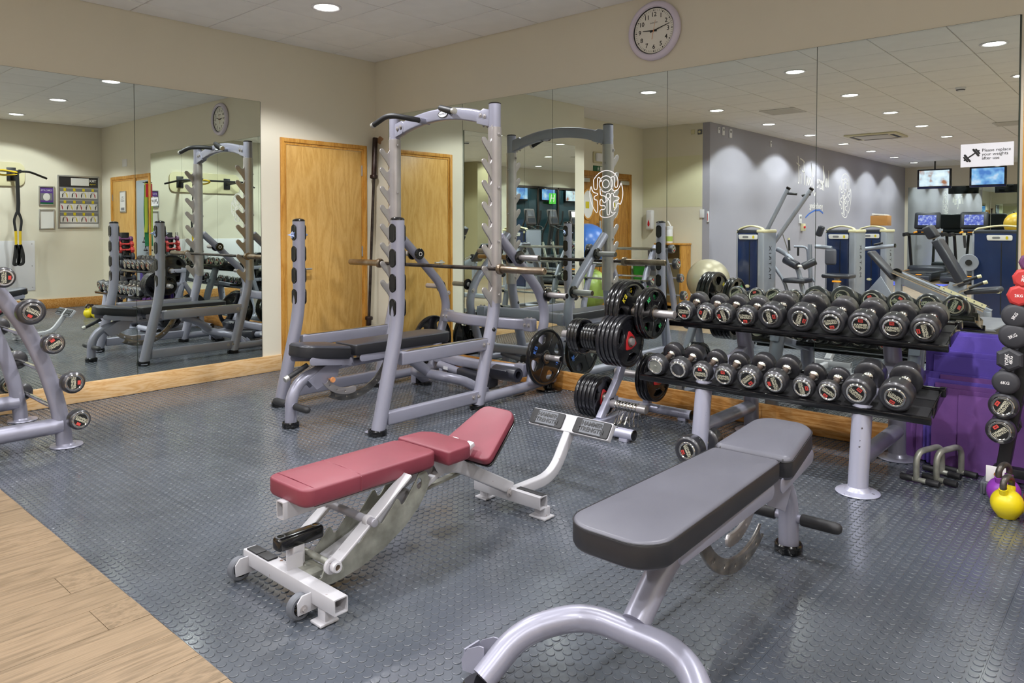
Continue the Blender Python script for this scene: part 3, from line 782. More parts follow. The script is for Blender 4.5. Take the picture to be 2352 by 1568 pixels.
# ================================================================== SQUAT RACK
def bolt(parent, p, ax=(1, 0, 0), r_=.011, m='steel', world=True):
    p = Vector(p); a = Vector(ax).normalized()
    b = MB().lathe([(r_*1.25, 0), (r_*1.25, .002), (r_*.85, .003), (r_*.8, .010), (0, .011)], p, a, 6)
    b.lathe([(r_*1.5, 0), (r_*1.5, .0018), (0, .0018)], p, a, 14)
    return part('bolt', b, m, parent, world=world)
RX = 1.735; SX = .555
rack = thing('squat_rack', 'tall silver-lilac squat rack with hooked uprights and pull-up handles in the corner', 'rack', (RX, -.9, 0))
def ry(s): return RX+s*SX
for s in (1, -1):
    X = ry(s)
    # front slotted post
    b = MB().tube(fil([(X, -1.772, .025), (X, -1.615, .665), (X, -1.615, 1.315)], .16, 8), .044, 24)
    fp = part('front_post', b, 'silver', rack, world=True)
    part('end_cap', MB().lathe([(.0445, 0), (.0445, .006), (.038, .014), (.02, .020), (0, .021)], (X, -1.615, 1.313), n=28), 'blackgloss', fp, world=True)
    part('rubber_foot', MB().lathe([(0, 0), (.056, 0), (.058, .006), (.057, .030), (.050, .034), (.046, .026), (0, .026)], (X, -1.778, 0), n=30), 'blackgloss', rack, world=True)
    for k in range(4):
        zc = 1.232-.155*k
        for f, yy in ((-1, -.0395), (1, .0395)):
            mt = basis((X, -1.615+yy, zc), (1, 0, 0), (0, 0, 1))
            g_ = part('slot_grommet', flat([stad(.056, .118, 10), stad(.034, .096, 10)], .012, .003, mt), 'blackgloss', rack, world=True)
            part('slot', flat([stad(.036, .098, 8)], .0105, 0, mt), 'ink', g_, world=True)
    # rear hooked post
    b = MB().tube(fil([(X, -.90, .025), (X, -.735, .66), (X, -.722, .80), (X, -.722, 2.145)], .14, 8), .044, 24)
    rp = part('rear_post', b, 'silver', rack, world=True)
    part('end_cap', MB().lathe([(.0445, 0), (.0445, .006), (.036, .012), (0, .015)], (X, -.722, 2.145), n=28), 'blackgloss', rp, world=True)
    part('rubber_foot', MB().lathe([(0, 0), (.054, 0), (.056, .006), (.055, .026), (.047, .03), (0, .024)], (X, -.905, 0), n=30), 'blackgloss', rack, world=True)
    part('steel_sleeve', MB().lathe([(.0446, 0), (.0485, .001), (.0485, 1.252), (.0446, 1.254)], (X, -.722, .728), n=30), 'steel', rack, world=True)
    # hook strip
    hk = []
    zt = [1.883-.1505*k for k in range(8)]
    outl = [(-.757, 2.0), (-.768, 1.99)]
    for z in zt:
        outl += [(-.768, z+.018), (-.770, z+.010)]
        outl += [(-.776, z-.004), (-.784, z-.013), (-.795, z-.016), (-.806, z-.012), (-.815, z-.002), (-.825, z+.010), (-.836, z+.017), (-.848, z+.019), (-.860, z+.015), (-.867, z+.004), (-.866, z-.008), (-.858, z-.022), (-.842, z-.042), (-.820, z-.066), (-.798, z-.090), (-.783, z-.112), (-.773, z-.128)]
    outl += [(-.768, zt[-1]-.135), (-.757, zt[-1]-.15)]
    mt = basis((X+s*.012, 0, 0), (0, 1, 0), (0, 0, 1))
    part('bar_hook_strip', flat([outl], .010, .0012, mt), 'steel', rack, world=True)
    for z in (1.93, 1.55, 1.17, .79): bolt(rack, (X+.048, -.73, z)); 
    for z in (1.82, 1.4, 1.0): bolt(rack, (X, -.674, z), (0, 1, 0))
    # diagonal rear frame with plate pegs
    dt = fil([(X, -.672, 1.20), (X, -.50, 1.045), (X, -.215, .775), (X, -.145, .59), (X, -.20, .42), (X, -.33, .07)], [.03, .12, .14, .14], 8)
    part('storage_tube', MB().tube(dt, .037, 22), 'silver', rack, world=True)
    pegs = [(-.50, 1.048), (-.172, .752), (-.245, .285)]
    for y, z in pegs:
        pg = part('plate_peg', MB().cyl((X+s*.03, y, z), (X+s*.228, y, z), .0215, n=24, bev=.003), 'steel', rack, world=True)
        part('peg_flange', MB().lathe([(.02, 0), (.046, 0), (.05, .004), (.05, .014), (.045, .019), (.026, .02)], (X+s*.036, y, z), (s, 0, 0), 28), 'blackgloss', pg, world=True)
        part('peg_end_ring', MB().lathe([(0, 0), (.009, 0), (.009, .001), (.015, .001), (.015, 0), (.019, 0), (.019, .002), (0, .002)], (X+s*.228, y, z), (s, 0, 0), 20), 'blackgloss', pg, world=True)
    y, z = pegs[0]
    ic = part('bumper_disc', MB().lathe([(0, 0), (.043, 0), (.047, .004), (.047, .018), (.041, .024), (0, .024)], (X-s*.034, y, z), (-s, 0, 0), 30), 'blackgloss', rack, world=True)
    part('disc_ring', MB().lathe([(.013, 0), (.0175, 0), (.0175, .0015), (.013, .0015)], (X-s*.058, y, z), (-s, 0, 0), 24), 'white', ic, world=True)
    bolt(rack, (X-s*.036, -.16, .70), (-s, 0, 0), .014)
    # floor bar and rear foot
    part('floor_bar', MB().tube(fil([(X, -.88, .062), (X, -.45, .066), (X, -.06, .082), (X, -.05, .082)], .02, 3), .036, 20), 'silver', rack, world=True)
    part('rear_foot', MB().lathe([(0, 0), (.10, 0), (.104, .004), (.10, .012), (.05, .02), (.04, .05), (0, .055)], (X, -.10, 0), n=34), 'blackgloss', rack, world=True)
    # two side rails
    ru = MB().box((X-.026, -1.60, .402), (X+.026, -.775, .486), bev=.01, seg=3); part('upper_side_rail', ru, 'silver', rack, world=True)
    part('wear_strip', MB().box((X-.022, -1.565, .4855), (X+.022, -.80, .4905), bev=.002), 'chrome', rack, world=True)
    rl = MB().box((X-.026, -1.71, .047), (X+.026, -.89, .128), bev=.01, seg=3); part('lower_side_rail', rl, 'silver', rack, world=True)
    for y in (-.86, -.815): bolt(rack, (X+s*.026, y, .445), (s, 0, 0)); 
    for y in (-.965, -.915): bolt(rack, (X+s*.026, y, .092), (s, 0, 0))
    part('stop_knob', MB().sphere((X+.036, -.775, .545), .016, u=14, v=8), 'blackgloss', rack, world=True)
    fc = flat([[(-.02, -.06), (.02, -.06), (.028, 0), (.014, .012), (-.014, .012), (-.028, 0)]], .005, .001, basis((X-.07, -1.80, .012), (.6, -.8, 0), (-.8, -.6, 0)))
    part('floor_tab', fc, 'silver', rack, world=True)
# arched crossbeam
n = 22; ar = []
for i in range(n+1):
    t = i/n; x = -.49+.98*t; ar.append(V(RX+x, -.722, 2.048+.078*(1-(x/.49)**2)))
part('arched_crossbeam', MB().sweep(ar, rr(.05, .092, .014, 3), True, up=(0, 1, 0)) if False else MB().sweep(ar, rr(.092, .052, .014, 3), True, up=(0, 1, 0)), 'silver', rack, world=True)
for s in (1, -1):
    mt = basis((RX+s*.475, -.722, 2.06), (s, 0, -.26), (.26, 0, 1))
    sh = [(-.06, -.058), (.06, -.058), (.06, .058), (-.02, .058), (-.055, .03), (-.07, -.02)]
    part('joint_plate', flat([sh], .064, .004, mt), 'silver', rack, world=True)
    for dx in (-.03, .01):
        bolt(rack, (RX+s*(.475+dx), -.755, 2.066-.26*dx), (0, -1, 0)); bolt(rack, (RX+s*(.475+dx), -.722, 1.996-.26*dx), (0, 0, -1), .009)
bd = part('badge', flat([ell(.052, .026, 36)], .004, .001, basis((RX+.045, -.7495, 2.124), (1, 0, 0), (0, 0, 1))), 'whiteplastic', rack, world=True)
part('badge_ring', flat([ell(.0535, .0275, 36), ell(.0475, .0225, 36)], .0055, 0, basis((RX+.045, -.7495, 2.124), (1, 0, 0), (0, 0, 1))), 'ink', bd, world=True)
part('lettering', text('MATRIX', .020, basis((RX+.045, -.752, 2.124), (1, 0, 0), (0, 0, 1)), .001, spacing=1.15), 'ink', bd, world=True)
for s, pts in ((-1, [(RX-.16, -.70, 2.09), (RX-.19, -.86, 2.10), (RX-.33, -.965, 2.135), (RX-.50, -.975, 2.07)]), (1, [(RX+.13, -.70, 2.125), (RX+.15, -.82, 2.135), (RX+.22, -.955, 2.132), (RX+.40, -.985, 2.085)])):
    P_ = fil(pts, .07, 6)
    hd = part('pull_up_handle', MB().tube(P_, .0205, 18), 'rubbergrip', rack, world=True)
    e, d = P_[-1], (P_[-1]-P_[-2]).normalized()
    part('handle_cap', MB().cyl(e-d*.002, e+d*.024, .0225, n=24, bev=.003), 'alu', hd, world=True)
    part('handle_root', MB().tube([P_[0], P_[1]], .024, 14), 'silver', hd, world=True)
# rear crossmembers, curved in plan
def bow(z, y0, bulge, w_, h_, x0, x1):
    pts = []
    for i in range(15):
        t = i/14; pts.append(V(x0+(x1-x0)*t, y0-bulge*(1-(2*t-1)**2), z))
    return MB().sweep(pts, rr(h_, w_, .014, 3), True, up=(0, 1, 0) if False else (0, 0, 1))
cb = MB(); 
pts = [V(RX-.5+1.0*i/16, -.205-.10*(1-(2*i/16-1)**2), .512) for i in range(17)]
part('upper_crossmember', MB().sweep(pts, rr(.055, .088, .016, 3), True, up=(0, 0, 1)), 'silver', rack, world=True)
pts = [V(RX-.5+1.0*i/16, -.30-.08*(1-(2*i/16-1)**2), .175) for i in range(17)]
part('lower_crossmember', MB().sweep(pts, rr(.055, .08, .016, 3), True, up=(0, 0, 1)), 'silver', rack, world=True)
for s in (1, -1):
    for z, y in ((.512, -.225), (.175, -.32)):
        part('joint_plate', MB().box((RX+s*.46-.05, y-.034, z-.05), (RX+s*.46+.05, y+.034, z+.05), bev=.012), 'silver', rack, world=True)
        for dx in (-.022, .02): bolt(rack, (RX+s*.46+dx, y-.034, z), (0, -1, 0)); bolt(rack, (RX+s*.46+dx, y, z+.05), (0, 0, 1), .009)

# ---- barbells
def barbell_parts(t, L_=2.14, sleeve=.415, m1='barsteel', m2='darkbar', rs=.025):
    h = L_/2; hs = h-sleeve
    part('shaft', MB().lathe([(0, -hs), (.0135, -hs), (.0135, -hs*.55), (.0142, -hs*.54), (.0142, -hs*.18), (.0135, -hs*.17), (.0135, hs*.17), (.0142, hs*.18), (.0142, hs*.54), (.0135, hs*.55), (.0135, hs), (0, hs)], (0, 0, 0), (1, 0, 0), 20), m2, t)
    for s in (-1, 1):
        sl = part('sleeve', MB().lathe([(0, -.004), (rs, -.004), (rs, sleeve-.006), (rs-.004, sleeve), (.012, sleeve), (.012, sleeve-.006), (0, sleeve-.006)], (s*hs, 0, 0), (s, 0, 0), 28), m1, t)
        part('collar', MB().lathe([(.014, 0), (.028, 0), (.037, .006), (.038, .012), (.038, .03), (.035, .036), (.026, .038)], (s*(hs-.004), 0, 0), (s, 0, 0), 28), m1, sl)
bb = thing('barbell', 'worn steel barbell lying across the hooks of the squat rack', 'barbell', (1.742, -.812, .979))
barbell_parts(bb)
bb.location = (1.742, -.797, .9775)
# barbell standing in the corner: foot (.07,-.13,0) to top (.055,-.05,2.14)
p0, p1 = V(.075, -.165, .0), V(.068, -.055, 2.15)
cb = thing('barbell', 'dark rusty barbell standing upright in the corner by the maple door', 'barbell', (p0+p1)/2, rot=(p1-p0).to_track_quat('X', 'Y').to_euler())
barbell_parts(cb, (p1-p0).length, .40, 'rustbar', 'darkbar', .0255)
sc_ = struct('wall_scuff', flat([[(.06*math.cos(a)*(1+.3*math.sin(3*a)), .035*math.sin(a)*(1+.25*math.cos(5*a))) for a in [2*PI*i/24 for i in range(24)]]], .0006, 0, basis((.06, -.0005, 2.13), (1, 0, 0), (0, 0, 1))), mat('plaster_scuff', 'a8805f', .8), 'scuffed plaster where the barbell leans', wall_back)

# ================================================================== WEIGHT PLATES (axis = local x, inner face at x=0)
def plate_meshes(r_, th, holes, colour_m, txt1, txt2, hub=.052, body='plateglossy'):
    """returns list of (name, mesh, label)"""
    out = []
    hr = r_*.155; hc = r_*.64
    hs = []
    for k in range(holes):
        a0 = PI/2+k*2*PI/holes; pts = []
        for q in range(18):
            a = 2*PI*q/18; rad = hr*(1.15 if math.cos(a) > 0 else .95); pts.append((hc+rad*math.cos(a)*1.0, rad*math.sin(a)*(1.15+.35*math.cos(a))))
        hs.append([(p[0]*math.cos(a0)-p[1]*math.sin(a0), p[0]*math.sin(a0)+p[1]*math.cos(a0)) for p in pts])
    mt = basis((th/2, 0, 0), (0, 1, 0), (0, 0, 1))
    b = flat([ell(r_*.90, r_*.90, 56)]+hs+[ell(.026, .026, 24)], th*.55, .002, mt)
    b.lathe([(r_*.885, th*.25), (r_*.90, th*.06), (r_*.95, 0), (r_*.985, th*.12), (r_, th*.35), (r_, th*.65), (r_*.985, th*.88), (r_*.95, th), (r_*.90, th*.94), (r_*.885, th*.75)], (0, 0, 0), (1, 0, 0), 60)
    # closed inner wall of rim
    b.lathe([(r_*.885, th*.75), (r_*.88, th*.5), (r_*.885, th*.25)], (0, 0, 0), (1, 0, 0), 60)
    b.lathe([(.027, 0), (hub*.9, 0), (hub, .004), (hub, th-.004), (hub*.9, th), (.027, th)], (0, 0, 0), (1, 0, 0), 36)
    for k in range(holes):   # raised spokes
        a = PI/2+(k+.5)*2*PI/holes
        b.box((th*.78-.003, -.005, hub*.9), (th*.78+.003, .005, r_*.89), bev=.002, seg=1, rot=Matrix.Rotation(a-PI/2, 3, 'X'), piv=(th*.78, 0, 0))
    out.append(('rubber_disc', b.mesh('rubber_disc', body), None))
    out.append(('steel_hub', MB().lathe([(.0265, -.001), (.036, -.001), (.037, .002), (.037, th-.002), (.036, th+.001), (.0265, th+.001), (.0255, th*.5), (.0265, -.001)], (0, 0, 0), (1, 0, 0), 32).mesh('steel_hub', 'barsteel'), None))
    for txt, ang in ((txt1, 135), (txt2, -40)):
        if txt:
            a = R(ang); y, z = r_*.66*math.cos(a), r_*.66*math.sin(a)
            up = V(0, math.cos(a), math.sin(a)); xx = up.cross(V(1, 0, 0))*-1
            m2 = basis((th*.79, y, z), (0, math.cos(a-PI/2), math.sin(a-PI/2)), (0, math.cos(a), math.sin(a)))
            out.append(('lettering', text(txt, r_*.20, m2, .002, bold=.0015).mesh('lettering', colour_m), None))
    return out
def red_plate_meshes(r_, th):
    out = []
    mt = basis((th/2, 0, 0), (0, 1, 0), (0, 0, 1)); wins = []
    for k in range(3):
        a0 = R(35+120*k); pts = []
        for q in range(-5, 6): a = a0+q*R(6.0); pts.append((r_*.76*math.cos(a), r_*.76*math.sin(a)))
        for q in range(3, -4, -1): a = a0+q*R(5.5); pts.append((r_*.52*math.cos(a), r_*.52*math.sin(a)))
        wins.append(pts)
    b = flat([ell(r_*.90, r_*.90, 56)]+wins+[ell(.026, .026, 24)], th*.62, .002, mt)
    b.lathe([(r_*.885, th*.2), (r_*.90, th*.04), (r_*.95, 0), (r_*.985, th*.1), (r_, th*.3), (r_, th*.7), (r_*.985, th*.9), (r_*.95, th), (r_*.88, th*.98), (r_*.86, th*.81)], (0, 0, 0), (1, 0, 0), 60)
    b.lathe([(r_*.86, th*.81), (r_*.87, th*.5), (r_*.885, th*.2)], (0, 0, 0), (1, 0, 0), 60)
    for k in range(3):
        a = R(-25+120*k); 
        b.box((th*.8-.004, -r_*.20, r_*.44), (th*.8+.006, r_*.20, r_*.49), bev=.003, seg=1, rot=Matrix.Rotation(a-PI/2+R(60), 3, 'X'), piv=(th*.8, 0, 0))
    out.append(('rubber_disc', b.mesh('rubber_disc', 'plate'), None))
    tri = []
    for k in range(3):
        a0 = R(95+120*k)
        for q in (-.25, -.12, 0, .12, .25): tri.append((r_*.42*math.cos(a0+q*.45)*(1-abs(q)*.15), r_*.42*math.sin(a0+q*.45)*(1-abs(q)*.15)))
        am = a0+R(60)
        for q in (-.5, 0, .5): tri.append((r_*.30*math.cos(am+q*.7), r_*.30*math.sin(am+q*.7)))
    out.append(('centre_badge', flat([tri, ell(.026, .026, 24)], .006, .0015, basis((th*.84+.003, 0, 0), (0, 1, 0), (0, 0, 1))).mesh('centre_badge', 'redplastic'), 'red rounded triangular badge'))
    out.append(('steel_hub', MB().lathe([(.0265, -.001), (.033, -.001), (.034, th+.004), (.0265, th+.004), (.0255, th*.5), (.0265, -.001)], (0, 0, 0), (1, 0, 0), 32).mesh('steel_hub', 'barsteel'), None))
    for txt, ang in (('10', 205), ('KG', -30), ):
        a = R(ang)
        out.append(('lettering', text(txt, r_*.15, basis((th+.0005, r_*.82*math.cos(a), r_*.82*math.sin(a)), (0, math.cos(a-PI/2), math.sin(a-PI/2)), (0, math.cos(a), math.sin(a))), .002, bold=.0006).mesh('lettering', 'plateglossy'), None))
    return out
PT = {
 'blue20': (plate_meshes(.218, .034, 4, 'blueink', 'KG', '20'), 'large black 20 kg plate with blue print'),
 'yellow15': (plate_meshes(.197, .032, 4, 'yellowink', 'KG', '15'), 'black plate with yellow print'),
 'green10': (plate_meshes(.160, .028, 5, 'greenink', 'KG', '10'), 'black plate with green print'),
 'grey5': (plate_meshes(.112, .024, 4, 'labeltext', '5', 'KG', .045), 'small black plate'),
 'grey25': (plate_meshes(.085, .019, 3, 'labeltext', '2.5', '', .04), 'very small black plate'),
 'red10': (red_plate_meshes(.160, .029), 'black plate with a red triangular centre'),
 'red15': (red_plate_meshes(.135, .028), 'smaller black plate with a red triangular centre'),
}
def plate(kind, x, y, z, lab, group=None, flip=False, roll=0):
    t = thing('weight_plate', lab, 'weight plate', (x, y, z), group=group, rot=(roll, 0, PI if flip else 0))
    for nm, me, l in PT[kind][0]:
        o = link(nm, me, t)
        if l: o['label'] = l
    return t
X = ry(1)
pr = plate('blue20', X+.062, -.245, .285, 'large black 20 kg plate with blue print on the right of the squat rack', roll=.3)
plate('blue20', ry(-1)-.062, -.245, .285, 'large black 20 kg plate on the left of the squat rack, near the door', flip=True, roll=.6)

# ---- crumpled blue cloth stuffed in the left post
cl = MB()
rn = random.Random(3)
bmesh.ops.create_icosphere(cl.bm, subdivisions=3, radius=.026)
for v in cl.bm.verts:
    k = 1+.45*math.sin(v.co.x*190+1)*math.cos(v.co.z*170)+.25*rn.uniform(-1, 1); v.co = Vector((v.co.x*k*.75, v.co.y*2.3*k, v.co.z*k*1.1))
o = part('cleaning_cloth', cl, 'cloth', None); o.location = (ry(-1), -1.615, 1.215); tag(o, 'crumpled blue cloth stuffed into the top slot of the left rack post', 'cloth')

# ---- loose attachments lying behind the rack
ra = thing('roller_attachment', 'hollow black foam roller attachment lying on the floor behind the rack', 'roller', (2.12, -.42, 0))
part('roller', MB().lathe([(.030, 0), (.052, .002), (.056, .01), (.056, .23), (.052, .24), (.030, .24), (.030, 0)], (-.11, 0, .155), (1, 0, 0), 30), 'vinylblack', ra)
part('flap', MB().box((-.13, -.06, .10), (.08, -.045, .20), bev=.006, rot=(.5, 0, 0)), 'vinylblack', ra)
part('bracket', MB().rtube(fil([(-.02, .02, .11), (-.06, .06, .05), (-.16, .06, .012)], .03, 4), .03, .012, .004), 'steel', ra)
part('base_plate', MB().box((-.22, -.05, 0), (.12, .09, .012), bev=.003), 'alu', ra)
pb = thing('padded_bar', 'black padded block with a silver tube lying under the back of the rack', 'attachment', (1.78, -.40, 0))
part('pad', MB().box((-.17, -.06, .03), (.20, .06, .12), bev=.02, seg=3, rot=(0, .10, 0)), 'vinylblack', pb)
part('tube', MB().tube([(-.42, 0, .125), (-.15, 0, .09)], .032, 20), 'silver', pb); part('tube_label', MB().box((-.34, -.034, .10), (-.29, -.030, .125)), 'whiteplastic', pb)
part('support', MB().box((-.40, -.03, 0), (-.36, .03, .10), bev=.004).box((.10, -.03, 0), (.14, .03, .05), bev=.004), 'silver', pb)

# ================================================================== CHARCOAL ADJUSTABLE BENCHES
def make_bench(lab, loc, rz, top='vinyl', side=None):
    t = thing('adjustable_bench', lab, 'bench', loc, rz, group='charcoal adjustable benches')
    part('rubber_foot', MB().lathe([(0, 0), (.05, 0), (.053, .005), (.053, .03), (.048, .036), (.043, .028), (0, .026)], n=34), 'blackgloss', t)
    part('front_leg', MB().tube(fil([(0, 0, .02), (0, .005, .19), (0, .07, .285), (0, .20, .325), (0, .34, .335)], .1, 8), .038, 24), 'silver', t)
    for s in (-1, 1):
        g_ = part('foot_peg', MB().lathe([(0, 0), (.021, 0), (.0225, .003), (.0225, .125), (.020, .138), (.012, .147), (0, .150)], (s*.05, .004, .137), (s, 0, 0), 22), 'rubbergrip', t)
        part('peg_collar', MB().cyl((s*.03, .004, .137), (s*.055, .004, .137), .017, n=18), 'silver', g_)
    part('spine', MB().rtube([(0, .24, .342), (0, .62, .350), (0, 1.02, .362)], .06, .045, .012, up=(0, 0, 1)), 'silver', t)
    for k in range(3): part('stiffener', MB().box((-.04, .36+.09*k, .345), (.04, .368+.09*k, .395)), 'silver', t)
    # gussets
    b = MB()
    for s in (-1, 1):
        b.add_mesh(curve_mesh([[(.10, .285), (.165, .215), (.22, .24), (.33, .285), (.34, .385), (.22, .36)]], .005, .001), basis((s*.043, 0, 0), (0, 1, 0), (0, 0, 1)))
    part('gusset_plates', b, 'silver', t)
    # seat pad (narrower rounded front), tilted
    tilt = Matrix.Translation((0, .34, .41)) @ Matrix.Rotation(-R(7), 4, 'X') @ Matrix.Translation((0, -.34, -.41))
    def outline(y0, y1, w0, w1, r0, r1, n=7):
        """y0 end half-width w0 corner radius r0; ccw"""
        o_ = []
        for cx, cy_, r_, a0 in ((w1-r1, y1-r1, r1, 0), (-w1+r1, y1-r1, r1, 90), (-w0+r0, y0+r0, r0, 180), (w0-r0, y0+r0, r0, 270)):
            for i in range(n+1):
                a = R(a0+90*i/n); o_.append((cx+r_*math.cos(a), cy_+r_*math.sin(a)))
        return o_
    so = outline(.018, .375, .118, .140, .085, .03)
    steep_face_mat(part('seat_pad', MB().pad(so, .405, .488, .022, .010, mt=tilt), top, t), 'vinylside')
    so2 = outline(.017, .376, .119, .141, .086, .031)
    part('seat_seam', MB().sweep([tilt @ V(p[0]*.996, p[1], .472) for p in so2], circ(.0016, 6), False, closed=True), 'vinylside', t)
    bo = outline(.415, 1.305, .122, .145, .022, .095, 9)
    steep_face_mat(part('back_pad', MB().pad(bo, .413, .485, .014, .006), top, t), 'vinylside')
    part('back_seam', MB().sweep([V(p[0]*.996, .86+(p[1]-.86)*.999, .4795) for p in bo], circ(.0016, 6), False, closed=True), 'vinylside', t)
    # side rails under pads
    for s in (-1, 1):
        for y0, y1, z0, mt in ((.455, 1.12, .392, None), (.07, .40, .388, tilt)):
            sh = stad(y1-y0, .052, 6, (y0+y1)/2, z0)
            b = flat([sh], .005, .001, basis((s*.112, 0, 0), (0, 1, 0), (0, 0, 1)))
            if mt is not None: b.xf(mt)
            part('pad_rail', b, 'silver', t)
    part('pad_board', MB().box((-.10, .45, .407), (.10, 1.2, .415), bev=.002), 'blackpost', t)
    bolt(t, (.086, .355, .415), (1, 0, 0), world=False); bolt(t, (-.086, .355, .415), (-1, 0, 0), world=False)
    # curved ladder plates
    def arc_plate(c, r0, r1, a0, a1, nh, x, th=.012):
        pts = []; n = 26
        for i in range(n+1): a = R(a0+(a1-a0)*i/n); pts.append((c[0]+r1*math.cos(a), c[1]+r1*math.sin(a)))
        rm, rw = (r0+r1)/2, (r1-r0)/2; e = R(a1)
        for i in range(1, 8): q = PI*i/8; pts.append((c[0]+rm*math.cos(e)+rw*math.cos(e+q), c[1]+rm*math.sin(e)+rw*math.sin(e+q)))
        for i in range(n+1): a = R(a1+(a0-a1)*i/n); pts.append((c[0]+r0*math.cos(a), c[1]+r0*math.sin(a)))
        e = R(a0)
        for i in range(1, 8): q = PI*i/8; pts.append((c[0]+rm*math.cos(e)-rw*math.cos(e-q*1), c[1]+rm*math.sin(e)-rw*math.sin(e-q)))
        sh = [pts]
        for k in range(nh):
            a = R(a0+(a1-a0)*(k+.8)/(nh+.8)); sh.append([(c[0]+rm*math.cos(a)+.0065*math.cos(2*PI*q/10), c[1]+rm*math.sin(a)+.0065*math.sin(2*PI*q/10)) for q in range(10)])
        return flat(sh, th, .0015, basis((x, 0, 0), (0, 1, 0), (0, 0, 1)))
    part('ladder_plate', arc_plate((.46, .47), .322, .374, -122, -22, 6, 0), 'galvplate' if 'galvplate' in M else 'steel', t)
    part('seat_ladder_plate', arc_plate((.41, .40), .205, .25, -145, -80, 3, .045), 'steel', t)
    part('pull_knob', MB().cyl((.045, .26, .272), (.075, .26, .272), .007, n=12).lathe([(0, 0), (.017, 0), (.0185, .004), (.0185, .012), (.016, .016), (.008, .014), (0, .014)], (.075, .26, .272), (1, 0, 0), 26), 'orange', t, 'orange pull knob')
    hd = part('seat_lever', MB().tube([(.035, .10, .385), (.035, -.035, .325)], .016, 16), 'rubbergrip', t)
    part('lever_cap', MB().cyl((.035, -.035, .325), (.035, -.062, .313), .019, n=20, bev=.003), 'alu', hd)
    # rear strut and arch
    part('rear_strut', MB().tube(fil([(0, .86, .345), (0, 1.0, .30), (0, 1.15, .19)], .08, 6), .039, 22), 'silver', t)
    arch = fil([(-.315, 1.42, .035), (-.285, 1.30, .125), (-.16, 1.165, .168), (.16, 1.165, .168), (.285, 1.30, .125), (.315, 1.42, .035)], [.12, .12, .12, .12], 9)
    part('arched_rear_legs', MB().tube(arch, .036, 24), 'silver', t)
    for s in (-1, 1):
        part('rear_foot', MB().lathe([(0, 0), (.05, 0), (.052, .005), (.052, .024), (.045, .03), (0, .03)], (s*.317, 1.425, 0), n=30), 'blackgloss', t)
        sh = [(0, 0), (.07, 0), (.075, .03), (.055, .065), (.015, .085), (0, .085)]
        b = MB()
        for yy in (-.03, .03): b.add_mesh(curve_mesh([[(p[0], p[1]) for p in sh]], .004, .0008), basis((s*.335, 1.365+yy, .02), (s, .18, 0), (0, 0, 1)))
        b.box((s*.40-.003, 1.345, .02), (s*.40+.003, 1.405, .08))
        wb = part('wheel_bracket', b, 'silver', t)
        part('wheel', MB().lathe([(0, -.012), (.028, -.012), (.032, -.008), (.032, .008), (.028, .012), (0, .012)], (s*.372, 1.375, .034), (0, 1, 0), 24), 'rubbergrip', wb)
    return t
M['galvplate'] = mat('worn_dark_chrome_plate', 'a3a09b', .24, .8, col2='6e6b67', vscale=18)
rb = make_bench('charcoal adjustable bench standing inside the squat rack', (1.735, -2.032, 0), 0, 'vinylblack')
fb = make_bench('charcoal flat adjustable bench close up at the front', (4.785, -1.718, 0), PI+R(1.0), 'vinyl')

# ================================================================== RED ADJUSTABLE BENCH
CX = 3.67
rbn = thing('decline_bench', 'worn red vinyl adjustable bench with a white-grey steel frame', 'bench', (CX, -2.65, 0))
def rp_(name, b, m, parent=None, label=None): return part(name, b, m, parent or rbn, label, world=True)
def tubebox(p0, p1, w_, h_, up=(0, 0, 1), wall=.004, r_=.004):
    """open square tube"""
    b = MB(); b.sweep([p0, p1], rr(h_, w_, r_, 2), False, up=up); b.sweep([p0, p1], rr(h_-2*wall, w_-2*wall, r_*.6, 2), False, up=up)
    # end rims
    n = len(rr(h_, w_, r_, 2))
    vs = list(b.bm.verts); A, B, C_, D = vs[:n], vs[n:2*n], vs[2*n:3*n], vs[3*n:4*n]
    for o_, i_ in ((A, C_), (B, D)):
        for k in range(n): b.bm.faces.new((o_[k], o_[(k+1) % n], i_[(k+1) % n], i_[k]))
    return b
rp_('front_crossbar', tubebox(V(3.385, -3.215, .075), V(3.945, -3.215, .075), .052, .052), 'whitechip')
for k in range(2): rp_('tread_pad', MB().box((3.40+k*.075, -3.236, .101), (3.47+k*.075, -3.196, .107), bev=.002), 'rubbergrip')
def wheel(x, y):
    w_ = rp_('wheel', MB().lathe([(.027, -.014), (.036, -.015), (.041, -.011), (.041, .011), (.036, .015), (.027, .014)], (x, y, .041), (1, 0, 0), 32).lathe([(.028, -.006), (.028, .006)], (x, y, .041), (1, 0, 0), 32), 'greyplastic')
    b = MB().lathe([(0, -.012), (.011, -.012), (.011, .012), (0, .012)], (x, y, .041), (1, 0, 0), 18)
    b.lathe([(.024, -.013), (.0285, -.013), (.0285, .013), (.024, .013), (.024, -.013)], (x, y, .041), (1, 0, 0), 28)
    for k in range(8): b.box((x-.004, y-.002, .041+.010), (x+.004, y+.002, .041+.026), rot=Matrix.Rotation(k*PI/4, 3, 'X'), piv=(x, y, .041))
    part('wheel_spokes', b, 'blackgloss', w_, world=True)
    part('axle_bolt', MB().lathe([(0, 0), (.011, 0), (.011, .006), (.006, .008), (0, .008)], (x+.013, y, .041), (1, 0, 0), 6), 'steel', w_, world=True)
wheel(3.395, -3.262); wheel(3.79, -3.268)
b = flat([[(-.045, -.03), (.03, -.03), (.05, -.02), (.05, .03), (-.03, .03), (-.047, .01)]], .006, .001, basis((3.815, -3.243, .055), (0, 1, 0), (0, 0, 1)))
rp_('wheel_bracket', b, 'whitechip'); bolt(rbn, (3.818, -3.268, .041), (1, 0, 0), .009)
